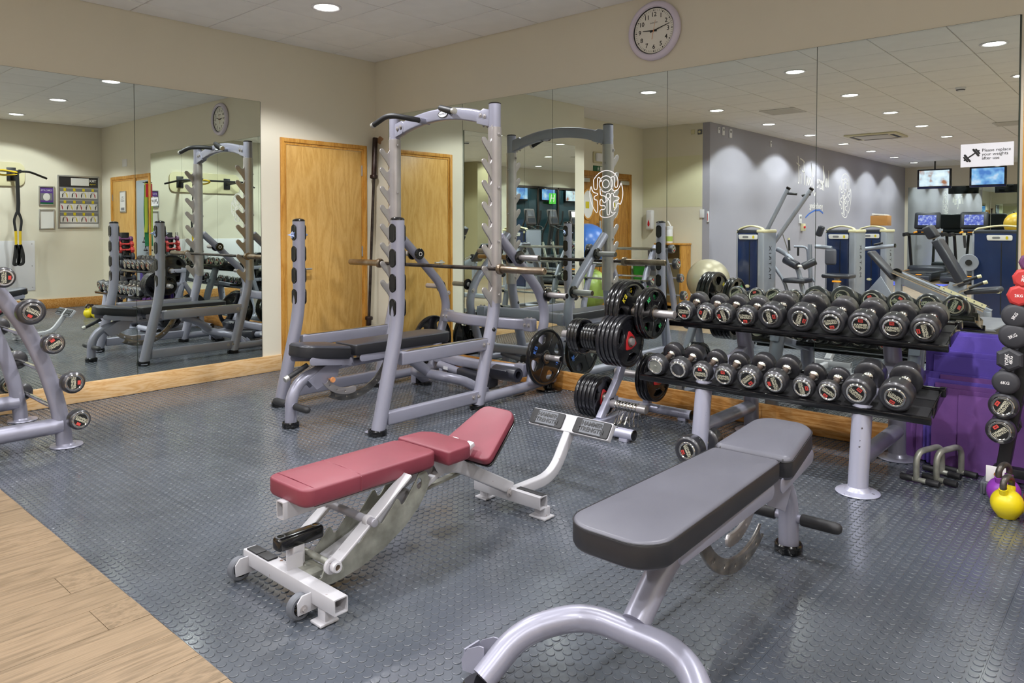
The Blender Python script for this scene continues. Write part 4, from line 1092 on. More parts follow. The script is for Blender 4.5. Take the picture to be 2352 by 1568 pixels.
rp_('wheel_bracket', flat([[(-.045, -.03), (.03, -.03), (.05, -.02), (.05, .03), (-.03, .03), (-.047, .01)]], .006, .001, basis((3.418, -3.243, .055), (0, 1, 0), (0, 0, 1))), 'whitechip')
for x, y in ((3.865, -3.225), (3.73, -2.10)):
    pass
def foot(x, y, dx=.05):
    rp_('foot_plate', MB().box((x-dx/2, y-.035, 0), (x+dx/2, y+.035, .009), bev=.003).box((x-dx*.35, y-.012, .008), (x+dx*.35, y+.02, .05), bev=.002), 'whitechip')
foot(3.865, -3.222, .06); foot(3.845, -2.095, .09); foot(3.50, -2.09, .07)
# footrest block on post
rp_('footrest_post', MB().box((3.60, -3.20, .10), (3.65, -3.155, .175), bev=.003).box((3.655, -3.23, .10), (3.66, -3.17, .15)), 'whitechip')
fr = rp_('footrest_block', MB().box((3.602, -3.255, .165), (3.652, -3.075, .212), bev=.012, seg=3), 'blackgloss')
for y in (-3.235, -3.095): part('recess', MB().lathe([(.013, .0), (.016, .0), (.016, .0015), (.013, .0015)], (3.627, y, .2115), n=20), 'greyplastic', fr, world=True)
# galvanised ladder plates
lad = []
lowr = [(-3.185, .05), (-3.10, .05), (-3.0, .064), (-2.90, .095), (-2.80, .145), (-2.73, .20), (-2.688, .25)]
top = [(-2.672, .29), (-2.685, .325), (-2.705, .338), (-2.728, .330), (-2.738, .312)]
sh = lowr+top
y, z = -2.738, .302
for k in range(4):
    sh += [(y-.056, z-.060), (y-.066, z-.068), (y-.076, z-.066), (y-.083, z-.050), (y-.090, z-.041), (y-.098, z-.041)]
    y -= .100; z -= .041
sh += [(-3.160, .085), (-3.185, .08)]
slot_h = [(-2.725+.013*math.cos(a), .292+.022*math.sin(a)) for a in [2*PI*i/14 for i in range(14)]]
for x in (3.615, 3.755):
    rp_('ladder_plate', flat([sh, slot_h], .006, .001, basis((x, 0, 0), (0, 1, 0), (0, 0, 1))), 'galv')
rp_('inner_channel', MB().rtube([(3.685, -2.715, .245), (3.685, -2.95, .135), (3.685, -3.15, .075)], .12, .012, .002, up=(0, 0, 1)), 'whitechip')
rp_('base_channel', MB().box((3.635, -3.20, .06), (3.735, -3.12, .10), bev=.003), 'galv')
rp_('cross_rod', MB().cyl((3.60, -3.13, .125), (3.83, -3.13, .125), .011, n=18), 'galv')
pv = rp_('pivot_boss', MB().lathe([(.010, 0), (.017, 0), (.020, .004), (.020, .018), (.017, .022), (.010, .022), (.010, 0)], (3.815, -3.15, .14), (1, 0, 0), 26), 'whitechip', None, 'worn round pivot boss')
part('pivot_rim', MB().lathe([(.0, 0), (.012, 0), (.012, .002), (0, .002)], (3.832, -3.15, .14), (1, 0, 0), 22), 'barsteel', pv, world=True)
# two long support arms and selector rod
for x in (3.565, 3.805):
    p0, p1 = V(x, -3.16, .135), V(x, -2.825, .362)
    rp_('support_arm', MB().rtube([p0, p1], .012, .052, .004, up=(1, 0, 0)).cyl((x-.006, -3.155, .138), (x+.006, -3.155, .138), .026, n=22), 'whitechip')
rp_('selector_rod', MB().cyl((3.535, -3.002, .246), (3.845, -3.002, .246), .0145, n=22, bev=.002), 'silvergrey')
for x in (3.565, 3.805): rp_('rod_collar', MB().cyl((x-.011, -3.002, .246), (x+.011, -3.002, .246), .019, n=20, bev=.002), 'whitechip')
# rail under the back pad
rp_('pad_rail', tubebox(V(CX, -3.262, .322), V(CX, -2.70, .328), .06, .042), 'whitechip')
rp_('pad_board', MB().box((CX-.11, -3.20, .343), (CX+.11, -2.72, .349)), 'blackpost')
def plan(pts, r_, n=6): 
    P_ = [V(p[0], p[1], 0) for p in pts]; out = []
    m = len(P_)
    for i in range(m):
        a, b_, c = P_[i-1], P_[i], P_[(i+1) % m]; u, v = (a-b_).normalized(), (c-b_).normalized()
        rr_ = r_[i] if isinstance(r_, (list, tuple)) else r_
        t = min(rr_, (a-b_).length*.45, (c-b_).length*.45); q0, q1 = b_+u*t, b_+v*t
        for k in range(n+1): s = k/n; q = q0*(1-s)**2+b_*2*s*(1-s)+q1*s*s; out.append((q.x, q.y))
    return out
bpo = plan([(CX-.122, -3.245), (CX+.122, -3.245), (CX+.122, -2.655), (CX-.122, -2.655)], [.05, .05, .05, .05])
rp_('back_pad', MB().pad(bpo, .347, .408, .009, .004), 'red')
rp_('back_seam', MB().sweep([V(CX-.122, -3.02, .352), V(CX-.1225, -3.02, .400), V(CX-.114, -3.02, .4085), V(CX, -3.02, .4125), V(CX+.114, -3.02, .4085), V(CX+.1225, -3.02, .400), V(CX+.122, -3.02, .352)], circ(.0018, 6), True), 'red')
rp_('front_seam', MB().sweep([V(CX-.119, -3.205, .352), V(CX-.120, -3.205, .400), V(CX-.11, -3.205, .4085), V(CX, -3.205, .411), V(CX+.11, -3.205, .4085), V(CX+.120, -3.205, .400), V(CX+.119, -3.205, .352)], circ(.0018, 6), True), 'red')
mpo = plan([(CX-.155, -2.625), (CX+.155, -2.625), (CX+.150, -2.505), (CX-.09, -2.455), (CX-.15, -2.505)] if False else [(CX-.155, -2.635), (CX+.155, -2.635), (CX+.15, -2.51), (CX+.10, -2.475), (CX-.10, -2.475), (CX-.15, -2.51)], .018, 4)
rp_('middle_pad', MB().pad(mpo, .348, .404, .008, .004), 'red')
# inclined end pad
lp = plan([(-.155, 0), (.155, 0), (.092, .285), (-.092, .285)], [.045, .045, .045, .045])
inc = Matrix.Translation((CX, -2.402, .286)) @ Matrix.Rotation(R(32), 4, 'X')
rp_('end_pad', MB().pad(lp, 0, .036, .008, .003, mt=inc), 'red')
rp_('end_pad_board', MB().pad([(p[0]*1.02, p[1]*1.0) for p in lp], -.014, .002, .004, 0, mt=inc), 'blackgloss')
rp_('pad_rail', tubebox(inc @ V(0, .02, -.03), inc @ V(0, .22, -.03), .05, .035), 'whitechip')
# seat hinge and frame spine
rp_('seat_bracket', MB().box((CX-.055, -2.62, .325), (CX+.055, -2.48, .362), bev=.003), 'whitechip')
for x in (CX-.06, CX+.06): rp_('hinge_cheek', flat([[(-2.64, .355), (-2.50, .36), (-2.44, .33), (-2.50, .285), (-2.60, .29)]], .006, .001, basis((x, 0, 0), (0, 1, 0), (0, 0, 1))), 'whitechip')
bolt(rbn, (CX+.064, -2.515, .335), (1, 0, 0), .014)
for x in (CX-.045, CX+.045):
    rp_('spine_bar', MB().rtube([(x, -2.73, .235), (x, -2.40, .365)], .02, .036, .004, up=(1, 0, 0)), 'whitechip')
rp_('spine', MB().rtube(fil([(CX, -2.60, .30), (CX, -2.46, .285), (CX, -2.12, .095)], .06, 5), .05, .055, .006, up=(0, 0, 1)), 'whitechip')
rp_('spring_channel', MB().rtube([(CX-.02, -2.66, .21), (CX-.02, -2.36, .235)], .03, .012, .002, up=(0, 0, 1)), 'galv')
rp_('rear_crossbar', tubebox(V(3.475, -2.115, .073), V(3.872, -2.115, .073), .056, .052), 'whitechip')
rp_('tread_strip', MB().box((CX+.05, -2.12, .099), (3.868, -2.092, .104), bev=.001), 'rubbergrip')
bolt(rbn, (CX+.032, -2.145, .085), (1, 0, 0), .013)
# curved arm to the spotter foot platform
arm = fil([(CX, -2.10, .062), (CX, -1.80, .062), (CX, -1.655, .262)], .10, 8)
rp_('platform_arm', MB().rtube(arm, .05, .042, .008, up=(1, 0, 0)), 'whitechip')
tdir = V(0, .62, .78).normalized()      # platform leans back
org = V(CX, -1.652, .285); nrm = V(0, -.80, .60).normalized(); upd = V(0, .60, .80).normalized()
FPX = basis(org, (1, 0, 0), tuple(upd))      # z axis = x cross up
zt = Vector((1, 0, 0)).cross(upd)            # facing (-y up)
rp_('platform_tray', flat([plan([(-.245, -.045), (.245, -.045), (.245, .045), (-.245, .045)], .008, 3)], .030, .003, FPX), 'whitechip')
for s in (-1, 1):
    tr = rp_('tread_plate', flat([plan([(s*.138-.103, -.040), (s*.138+.103, -.040), (s*.138+.103, .040), (s*.138-.103, .040)], .010, 3)], .01, .002, FPX @ Matrix.Translation((0, 0, .017))), 'rubbergrip')
    part('tread_centre', MB().box((s*.138-.062, -.034, .0215), (s*.138+.062, .034, .0235)).xf(FPX), 'greyplastic', tr, world=True)
    part('lettering', text('HAMMER\nSTRENGTH', .030, FPX @ Matrix.Translation((s*.138, 0, .024)), .003, bold=.0006, sx=.72, line=.95), 'black', tr, world=True)
bolt(rbn, org+V(.026, 0, -.04), (1, 0, 0), .008)

# ================================================================== DUMBBELLS
def head_mesh(r_, L_, s):
    e = min(.012, r_*.2)
    # from inner face (0) to outer face (L)
    return MB().lathe([(0, 0), (r_*.55, 0), (r_-e*1.6, .002), (r_-e*.5, .006), (r_, e), (r_, L_-e*1.3), (r_-e*.35, L_-e*.45), (r_-e, L_-e*.08), (r_*.80, L_), (r_*.74, L_-.001), (0, L_-.002)], (0, 0, 0), (0, 0, 1), 44)
DB = {}
def db_kind(r_, L_, grip=.062, label=True, rr_=.60, badge='text'):
    rr_ = min(.80, .0485/r_)
    key = (r_, L_, badge)
    if key in DB: return DB[key]
    d = {}
    d['head'] = head_mesh(r_, L_, 1).mesh('head', 'head')
    rc = r_*rr_
    d['ring'] = MB().lathe([(rc*.72, L_-.004), (rc*.74, L_+.002), (rc*.80, L_+.0045), (rc*.92, L_+.0045), (rc, L_+.001), (rc*1.02, L_-.003)], n=44).mesh('chrome_ring', 'chrome')
    if badge == 'text':
        d['disc'] = MB().lathe([(0, L_+.0008), (rc*.75, L_+.0008), (rc*.75, L_-.004)], n=40).mesh('end_disc', 'ink')
        d['text'] = text('HAMMER\nSTRENGTH', rc*.33, Matrix.Translation((0, -rc*.10, L_+.0012)), .0006, sx=.78, line=.85, bold=.0004).mesh('lettering', 'labeltext')
        d['sticker'] = MB().box((-rc*.24, rc*.34, L_+.0006), (rc*.24, rc*.66, L_+.0018)).mesh('sticker', 'stickerred')
    elif badge == 'steel':
        b = MB().lathe([(0, L_+.0005), (rc*.74, L_+.0005), (rc*.75, L_-.004)], n=40); b.lathe([(0, L_+.003), (rc*.16, L_+.003), (rc*.22, L_+.0005)], n=16)
        d['disc'] = b.mesh('end_disc', 'galv')
    else:
        d['disc'] = MB().lathe([(0, L_-.006), (rc*.55, L_-.006), (rc*.75, L_+.0005), (rc*.76, L_-.004)], n=40).mesh('end_disc', 'ink')
    d['handle'] = MB().lathe([(.0, -grip), (.0225, -grip), (.0235, -grip+.006), (.021, -grip+.014), (.0145, -grip+.018), (.0145, -.03), (.0158, -.01), (.0158, .01), (.0145, .03), (.0145, grip-.018), (.021, grip-.014), (.0235, grip-.006), (.0225, grip), (0, grip)], n=24).mesh('handle', 'handle')
    d['collar'] = MB().lathe([(.0155, 0), (.0255, 0), (.027, .005), (.0235, .012), (.016, .016)], n=26).mesh('grip_collar', 'chrome')
    DB[key] = (d, r_, L_, grip); return DB[key]
kgm = {}
def dumbbell(kd, face, axis, lab, roll=0, roll2=0, kg=None, group=None, name='dumbbell'):
    """face: centre of the near outer face; axis: unit vector from the near face to the far one"""
    d, r_, L_, grip = kd; axis = Vector(axis).normalized(); face = Vector(face)
    c = face+axis*(L_+grip)
    t = thing(name, lab, 'dumbbell', c, group=group, rot=frame_to(-axis).to_euler())
    # local +z points to the near end
    for sgn, rl in ((1, roll), (-1, roll2)):
        rot = (0 if sgn > 0 else PI, 0, rl); off = (0, 0, sgn*grip)
        h_ = link('head', d['head'], t, off, rot)
        for nm, k in (('chrome_ring', 'ring'), ('end_disc', 'disc'), ('lettering', 'text')):
            if k in d: link(nm, d[k], h_)
        if 'sticker' in d:
            stk = link('weight_sticker', d['sticker'], h_)
            if kg and sgn > 0:
                if (kg, r_) not in kgm: kgm[(kg, r_)] = text(kg, r_*.105, Matrix.Translation((0, min(.8, .0485/r_)*r_*.50, L_+.002)), .0006, bold=.0003).mesh('lettering', 'ink')
                q = link('sticker_lettering', kgm[(kg, r_)], h_)
    hd = link('handle', d['handle'], t)
    link('grip_collar', d['collar'], t, (0, 0, grip-.002), (PI, 0, 0)); link('grip_collar', d['collar'], t, (0, 0, -grip+.002))
    return t

# ================================================================== DUMBBELL RACK
dr = thing('dumbbell_rack', 'two-tier dumbbell rack with black trays on chipped silver legs', 'rack', (4.33, -.5, 0))
def dp(name, b, m, parent=None, label=None): return part(name, b, m, parent or dr, label, world=True)
for x in (3.96, 4.79):
    fp = dp('front_leg', MB().tube([(x, -.862, .01), (x, -.80, .412)], .0455, 28), 'silverchip')
    part('base_flange', MB().lathe([(0, 0), (.098, 0), (.100, .003), (.096, .007), (.06, .012), (.049, .024), (.046, .03), (0, .03)], (x, -.862, 0), n=44), 'silverchip', fp, world=True)
    bp_ = dp('back_leg', MB().tube(fil([(x, -.165, .01), (x, -.175, .30), (x, -.32, .70)], .2, 8), .0445, 26), 'silver')
    part('base_flange', MB().lathe([(0, 0), (.098, 0), (.100, .003), (.096, .007), (.06, .012), (.049, .024), (.046, .03), (0, .03)], (x, -.165, 0), n=44), 'silver', bp_, world=True)
    dp('floor_tube', MB().tube([(x, -.84, .155), (x, -.18, .155)], .040, 24), 'silver')
    dp('tray_arm', MB().rtube([(x, -.80, .40), (x, -.20, .545)], .05, .06, .01, up=(1, 0, 0)), 'silver')
TILT = math.atan2(.088, .36)
def tray(y0, z0, x0=3.582, x1=5.085, L_=.345):
    mt = Matrix.Translation((0, y0, z0)) @ Matrix.Rotation(TILT, 4, 'X')
    def g_(b): return b.xf(mt)
    tr = dp('tray', g_(MB().box((x0, 0, -.004), (x1, L_, 0))), 'blackpost')
    part('front_rail', g_(MB().box((x0-.01, -.012, -.022), (x1+.01, .012, .010), bev=.004)), 'blackgloss', tr, world=True)
    part('back_rail', g_(MB().box((x0-.01, L_-.03, -.02), (x1+.01, L_, .012), bev=.004)), 'blackgloss', tr, world=True)
    part('rubber_mat', g_(MB().box((x0+.01, .014, 0), (x1-.01, .12, .004))), 'rubbergrip', tr, world=True)
    part('rubber_mat', g_(MB().box((x0+.01, L_-.14, 0), (x1-.01, L_-.032, .004))), 'rubbergrip', tr, world=True)
    for xx in (x0-.004, x1): part('end_bracket', g_(MB().box((xx, .06, -.02), (xx+.006, L_-.05, .035), bev=.002).box((xx-.012, L_-.09, .0), (xx+.018, L_-.05, .04), bev=.004)), 'blackgloss', tr, world=True)
    return mt
T1 = tray(-.845, .395); T2 = tray(-.50, .682)
ax1 = (T1.to_3x3() @ V(0, 1, 0))
upr = [(1576, 3.669, .060, .066, 'text', '10KG'), (0, 3.806, .058, .066, 'text', '10KG'), (0, 3.926, .060, .07, 'text', '12KG'), (0, 4.063, .060, .066, 'text', '12KG'), (0, 4.210, .074, .085, 'text', '20KG'), (0, 4.378, .076, .09, 'text', '22KG'), (0, 4.543, .070, .082, 'text', '18KG'), (0, 4.693, .070, .082, 'text', '18KG'), (0, 4.842, .068, .08, 'text', '16KG'), (0, 4.986, .068, .08, 'text', '16KG')]
lwr = [(0, 3.675, .062, .068, 'steel', None), (0, 3.822, .062, .068, 'badge', None), (0, 3.960, .058, .06, 'text', '9KG'), (0, 4.095, .059, .06, 'text', '9KG'), (0, 4.232, .063, .068, 'text', '14KG'), (0, 4.373, .063, .07, 'text', '14KG'), (0, 4.518, .057, .046, 'text', '6KG'), (0, 4.642, .055, .046, 'text', '6KG'), (0, 4.775, .072, .088, 'text', '24KG'), (0, 4.944, .075, .09, 'text', '24KG')]
ordn = ['first', 'second', 'third', 'fourth', 'fifth', 'sixth', 'seventh', 'eighth', 'ninth', 'tenth']
rolls_u = [0, -115, -75, 0, 100, 70, 10, 180, 180, -80]
rolls_l = [0, 0, 180, 180, 40, -75, 100, -35, 140, -30]
for row, T_, lst, rolls, tn in ((0, T2, upr, rolls_u, 'upper'), (1, T1, lwr, rolls_l, 'lower')):
    for i, (_, x, r_, L_, bd_, kg) in enumerate(lst):
        kd = db_kind(r_, L_, .058 if r_ > .065 else .062, badge='text' if bd_ == 'text' else bd_)
        fc = T_ @ V(x, .012, .0045+r_)
        if bd_ == 'steel': ds = 'dumbbell with a bare steel end'
        elif bd_ == 'badge': ds = 'dumbbell with its end label torn off'
        else: ds = 'black rubber dumbbell with chrome-ringed end'
        sz = 'large' if r_ > .069 else ('small' if r_ < .058 else 'medium')
        lab = '%s %s, %s from the left on the %s tray' % (sz, ds, ordn[i], tn)
        dumbbell(kd, fc, T_.to_3x3() @ V(rnd.uniform(-.02, .02), 1, 0), lab, R(rolls[i]+180), R(rnd.uniform(0, 360)), kg, 'dumbbells on the two-tier rack')
kd = db_kind(.076, .088)
dumbbell(kd, (3.985, -1.045, .0765), (-.02, 1, 0), 'large black dumbbell lying on the floor in front of the rack', 2.0, 1.0, '24KG', 'dumbbells on the floor')

# ================================================================== PLATE TREE
PX = 3.255
pt = thing('plate_tree', 'chipped silver A-frame weight plate tree by the mirrors', 'weight rack', (PX, -.55, 0))
def pp(name, b, m, parent=None, label=None): return part(name, b, m, parent or pt, label, world=True)
for y, x0, x1 in ((-.885, 2.985, 3.555), (-.235, 2.99, 3.585)):
    fbx = pp('floor_bar', MB().cyl((x0, y, .045), (x1, y, .045), .031, n=26), 'silverchip')
    part('end_cap', MB().cyl((x1, y, .045), (x1+.006, y, .045), .0305, n=24, bev=.002), 'blackgloss', fbx, world=True)
    part('end_cap', MB().cyl((x0, y, .045), (x0-.006, y, .045), .0305, n=24, bev=.002), 'blackgloss', fbx, world=True)
    for xx in (x0+.06, x1-.06): part('foot_block', MB().box((xx-.028, y-.026, 0), (xx+.028, y+.026, .02), bev=.003), 'silverchip', fbx, world=True)
pp('base_tube', MB().rtube([(PX, -.885, .052), (PX, -.235, .052)], .05, .06, .006, up=(1, 0, 0)), 'silverchip')
pp('front_leg', MB().rtube(fil([(PX, -.80, .07), (PX, -.56, .34), (PX, -.475, .60), (PX, -.455, .77)], .1, 6), .056, .040, .008, up=(1, 0, 0)), 'silverchip')
pp('back_leg', MB().rtube(fil([(PX, -.235, .06), (PX, -.245, .22), (PX, -.33, .38), (PX, -.47, .60)], .12, 8), .05, .05, .01, up=(1, 0, 0)), 'silver')
def peg(x0, x1, y, z, r_=.024):
    return pp('plate_peg', MB().cyl((x0, y, z), (x1, y, z), r_, n=28, bev=.002), 'steel')
peg(2.93, PX, -.75, .572); peg(PX, 3.465, -.75, .572); peg(PX-.02, 3.662, -.60, .738); peg(3.00, PX, -.70, .187); peg(PX, 3.53, -.70, .156, .026)
peg(PX, 3.46, -.315, .275); peg(3.05, PX, -.315, .275)
for z, y in ((.572, -.77), (.172, -.72)): pp('peg_arm', MB().box((PX-.02, y, z-.02), (PX+.02, -.50 if z > .3 else -.62, z+.02), bev=.004), 'silverchip')
pp('peg_arm', MB().box((PX-.025, -.62, .712), (PX+.003, -.45, .758), bev=.004), 'silverchip')
pp('peg_arm', MB().box((PX-.018, -.33, .255), (PX+.018, -.27, .295), bev=.004), 'silverchip')
def stack(kind, n, xstart, step, y, z, desc, flip=False, grp=None):
    """from the leg outwards"""
    for i in range(n):
        x = xstart+step*i
        pos = 'outermost' if i == n-1 else ('innermost' if i == 0 else ordn[n-1-i]+' from the outer end')
        plate(kind, x, y, z, '%s, %s' % (desc, pos), grp, flip, rnd.uniform(-.25, .25) if i == n-1 else rnd.uniform(0, 6))
stack('red10', 5, PX+.037, .0315, -.75, .572, 'red-centred black plate, middle right peg of the plate tree', grp='plates on the middle right peg')
stack('grey25', 5, PX-.030, -.0215, -.75, .572, 'very small black plate, middle left peg of the tree', True, 'small plates on the middle left peg')
stack('grey5', 3, PX-.145, -.0265, -.75, .572, 'small black plate, middle left peg of the tree', True, 'plates on the middle left peg')
stack('yellow15', 3, PX+.023, .0335, -.60, .738, 'yellow-printed black plate, top peg of the tree', grp='yellow-print plates on the top peg')
stack('green10', 2, PX+.215, .0300, -.60, .738, 'green-printed black plate, top peg of the tree', grp='green-print plates on the top peg')
stack('red15', 5, PX-.180, .030, -.70, .187, 'smaller red-centred plate, lower left peg of the tree', grp='plates on the lower left peg')
stack('red10', 3, PX+.045, .030, -.315, .275, 'red-centred plate, rear lower peg of the tree', grp='plates on the rear lower peg')
# spring collars
def spring():
    pts = []
    for i in range(4*14+1):
        a = 2*PI*i/14; pts.append(V(.0042*i/14, .0285*math.cos(a), .0285*math.sin(a)))
    b = MB().tube(pts, .0021, 6)
    for s, dx in ((-1, 0.0), (1, .0168)):
        p = [V(dx, .0285, 0), V(dx, .034, -.012), V(dx+s*.004, .022*s+.01, -.085), V(dx+s*.006, .030*s+.008, -.118), V(dx+s*.004, .038*s+.006, -.126), V(dx+s*.002, .046*s+.006, -.112), V(dx, .036*s+.01, -.085), V(dx, .026*s+.01, -.06)]
        b.tube(fil(p, .008, 3), .0021, 6)
    return b
sm_ = spring().mesh('spring_collar', 'chrome')
for i in range(7):
    o = link('spring_collar', sm_, None, (3.315+.0235*i, -.70, .1555), (rnd.uniform(-.5, .6) if i else -.9, 0, 0))
    tag(o, 'steel spring collar on the low peg, %s from the plate tree leg' % ordn[i], 'collar', 'spring collars on the low peg')

# ================================================================== MATS LEANING ON THE MIRROR
def mat_sheet(x0, x1, h_, yb, yt, col, lab, skew=0.0, th=.011, wav=.006, seed=0):
    """curved foam sheet: foot at y=yb, top edge at y=yt"""
    rn = random.Random(seed); nx, nz = 10, 10; b = MB(); ph = rn.uniform(0, 6)
    zt = math.sqrt(max(.01, h_**2-(yb-yt)**2))
    t = thing('foam_mat', lab, 'exercise mat', ((x0+x1)/2, yb, 0), group='foam mats leaning on the mirror')
    G = []
    for side in (0, 1):
        g_ = []
        for i in range(nx+1):
            row = []
            for k in range(nz+1):
                u, v = i/nx, k/nz
                x = x0+(x1-x0)*u+skew*v; y = yb+(yt-yb)*(v**1.15)-wav*math.sin(PI*v)*math.cos(2.2*u+ph)-wav*.5*math.sin(5*u+ph)*(1-v)
                z = .004+zt*v+skew*.5*(u-.5)*v
                row.append(b.bm.verts.new((x, y+side*th, z)))
            g_.append(row)
        G.append(g_)
    F_, K = G
    for i in range(nx):
        for k in range(nz):
            b.bm.faces.new((F_[i][k], F_[i+1][k], F_[i+1][k+1], F_[i][k+1])); b.bm.faces.new((K[i][k], K[i][k+1], K[i+1][k+1], K[i+1][k]))
    for i in range(nx):
        b.bm.faces.new((F_[i][0], K[i][0], K[i+1][0], F_[i+1][0])); b.bm.faces.new((F_[i][nz], F_[i+1][nz], K[i+1][nz], K[i][nz]))
    for k in range(nz):
        b.bm.faces.new((F_[0][k], F_[0][k+1], K[0][k+1], K[0][k])); b.bm.faces.new((F_[nx][k], K[nx][k], K[nx][k+1], F_[nx][k+1]))
    part('foam_sheet', b, col, t, world=True, ang=30)
    return t
ml = [(5.03, 5.62, .70, -.050, -.034, 'purple', 'tallest violet foam mat, at the very back of the leaning stack', .00),
      (4.99, 5.60, .685, -.066, -.050, 'purple', 'tall violet foam mat, second from the back of the stack', .012),
      (4.905, 5.50, .60, -.083, -.066, 'purple', 'violet foam mat reaching farthest left behind the stack', 0),
      (4.94, 5.52, .575, -.100, -.083, 'purple', 'violet foam mat with a small tear near its top edge', .006),
      (4.905, 5.50, .485, -.118, -.100, 'purple', 'violet foam mat with a low level top edge, mid stack', 0),
      (4.98, 5.50, .478, -.135, -.117, 'plum', 'faded plum foam mat just above the violet mid-stack one', .004),
      (4.93, 5.48, .455, -.152, -.134, 'purple', 'violet foam mat directly behind the front plum mats', 0),
      (4.80, 4.885, .40, -.100, -.055, 'plum', 'plum foam mat seen as a strip behind the dumbbell rack leg', 0),
      (4.87, 4.925, .40, -.115, -.075, 'plum', 'narrow plum mat strip beside the rack back leg', 0),
      (4.965, 5.50, .438, -.169, -.151, 'plum', 'plum foam mat with a nicked upper corner, third from the front', .003),
      (4.958, 5.52, .415, -.187, -.168, 'plum', 'plum foam mat second from the front of the stack', 0),
      (5.082, 5.62, .395, -.208, -.186, 'plum', 'plum foam mat with crescent dents, frontmost in the stack', .0)]
for i, (x0, x1, h_, yb, yt, c, lab, sk) in enumerate(ml): mat_sheet(x0, x1, h_, yb, yt, c, lab, sk, wav=.0015, seed=i)

# ================================================================== PUSH-UP BARS
def pushbar(fa, fb, ba, bb_, lab):
    fa, fb, ba, bb_ = [V(p[0], p[1], .018) for p in (fa, fb, ba, bb_)]
    c = (fa+fb+ba+bb_)/4; t = thing('push_up_bar', lab, 'push-up bar', (c.x, c.y, 0), group='push-up bars')
    for a, b_ in ((fa, fb), (ba, bb_)):
        d = (b_-a).normalized()
        f_ = part('foot_bar', MB().cyl(a, b_, .0125, n=18), 'galv', t, world=True)
        part('rubber_end', MB().cyl(a-d*.012, a+d*.048, .0155, n=18, bev=.003), 'rubbergrip', f_, world=True)
        part('rubber_end', MB().cyl(b_+d*.012, b_-d*.048, .0155, n=18, bev=.003), 'rubbergrip', f_, world=True)
    m1, m2 = (fa+fb)/2-V(.015, 0, 0), (ba+bb_)/2-V(.0, 0, 0)
    part('grip_hoop', MB().tube(fil([m1, m1+V(0, .0, .135), m2+V(0, 0, .135), m2], [.06, .06], 8), .0145, 18), 'galv', t, world=True)
pushbar((4.905, -.521), (5.060, -.545), (4.960, -.30), (5.115, -.345), 'left steel push-up bar with black end grips in front of the foam mats')
pushbar((4.990, -.452), (5.125, -.485), (5.050, -.245), (5.175, -.275), 'right steel push-up bar with black end grips in front of the foam mats')

# ================================================================== DUMBBELL TREE AT THE RIGHT EDGE
TY = -.32; TX = 5.50
tr = thing('dumbbell_tree', 'black upright dumbbell tree beside the foam mats', 'rack', (TX, TY, 0))
def tp(name, b, m, parent=None): return part(name, b, m, parent or tr, world=True)
for s in (-1, 1):
    tp('slanted_upright', MB().rtube([(TX+s*.20, TY, .10), (TX+s*.045, TY, 1.19)], .055, .075, .006, up=(0, 1, 0)), 'blackpost')
    ft = tp('foot_bracket', MB().box((TX+s*.205-.045, TY-.15, .055), (TX+s*.205+.045, TY-.144, .135), bev=.002).box((TX+s*.205-.045, TY-.15, .055), (TX+s*.205+.045, TY+.14, .062), bev=.002), 'white')
    part('bracket_bolt', MB().cyl((TX+s*.205, TY-.151, .10), (TX+s*.205, TY-.158, .10), .012, n=16), 'card', ft, world=True)
    rf = tp('ribbed_foot', MB().box((TX+s*.22-.05, TY-.165, 0), (TX+s*.22+.04, TY+.15, .054), bev=.002), 'greyplastic')
    rm = MB().box((-.003, -.004, 0), (.003, .004, .052), bev=.001, seg=1).mesh('rib', 'greyplastic')
    for k in range(8): 
        q = link('rib', rm, rf); q.location = (s*.22-.044+k*.0115, -.167, .001)
tp('bottom_bar', MB().box((TX-.24, TY-.03, .062), (TX+.24, TY+.03, .105), bev=.004), 'blackpost')
tp('top_plate', MB().box((TX-.075, TY-.05, 1.12), (TX+.075, TY+.05, 1.20), bev=.006), 'blackpost')
for s in (-1, 1):
    tp('top_bracket', MB().box((TX+s*.03-.022, TY-.15, 1.14), (TX+s*.03+.022, TY-.145, 1.20), bev=.002), 'white')
neo = {}
def neo_kind(r_, m, shape='round', txt='2KG', L_=.05, tc='white'):
    key = (r_, m, shape, txt)
    if key in neo: return neo[key]
    n = 40 if shape == 'round' else (6 if shape == 'hex' else 8)
    e = r_*.28
    prof = [(0, 0), (r_*.55, .0), (r_*.86, e*.35), (r_, e), (r_, L_-e), (r_*.9, L_-e*.35), (r_*.72, L_), (0, L_+.001)]
    hm = MB().lathe(prof, n=n).mesh('head', m, 50 if shape == 'round' else 28)
    tm_ = text(txt, r_*.34, Matrix.Translation((0, 0, L_+.0012)), .0008, bold=.0004, line=.8).mesh('lettering', tc)
    hd = MB().lathe([(0, -.06), (.0175, -.06), (.0145, -.03), (.0155, 0), (.0145, .03), (.0175, .06), (0, .06)], n=18).mesh('handle', m)
    neo[key] = (hm, tm_, hd, L_); return neo[key]
def neo_db(kd, x, y, z, lab, roll=0, shape='dumbbell'):
    hm, tm_, hd, L_ = kd
    t = thing('dumbbell', lab, 'dumbbell', (x, y+L_+.058, z), group='dumbbells on the tree', rot=(PI/2, 0, 0))   # local +z -> -y
    for s in (1, -1):
        h_ = link('head', hm, t, (0, 0, s*.058), (0 if s > 0 else PI, 0, roll))
        link('lettering', tm_, h_)
    link('handle', hd, t); return t
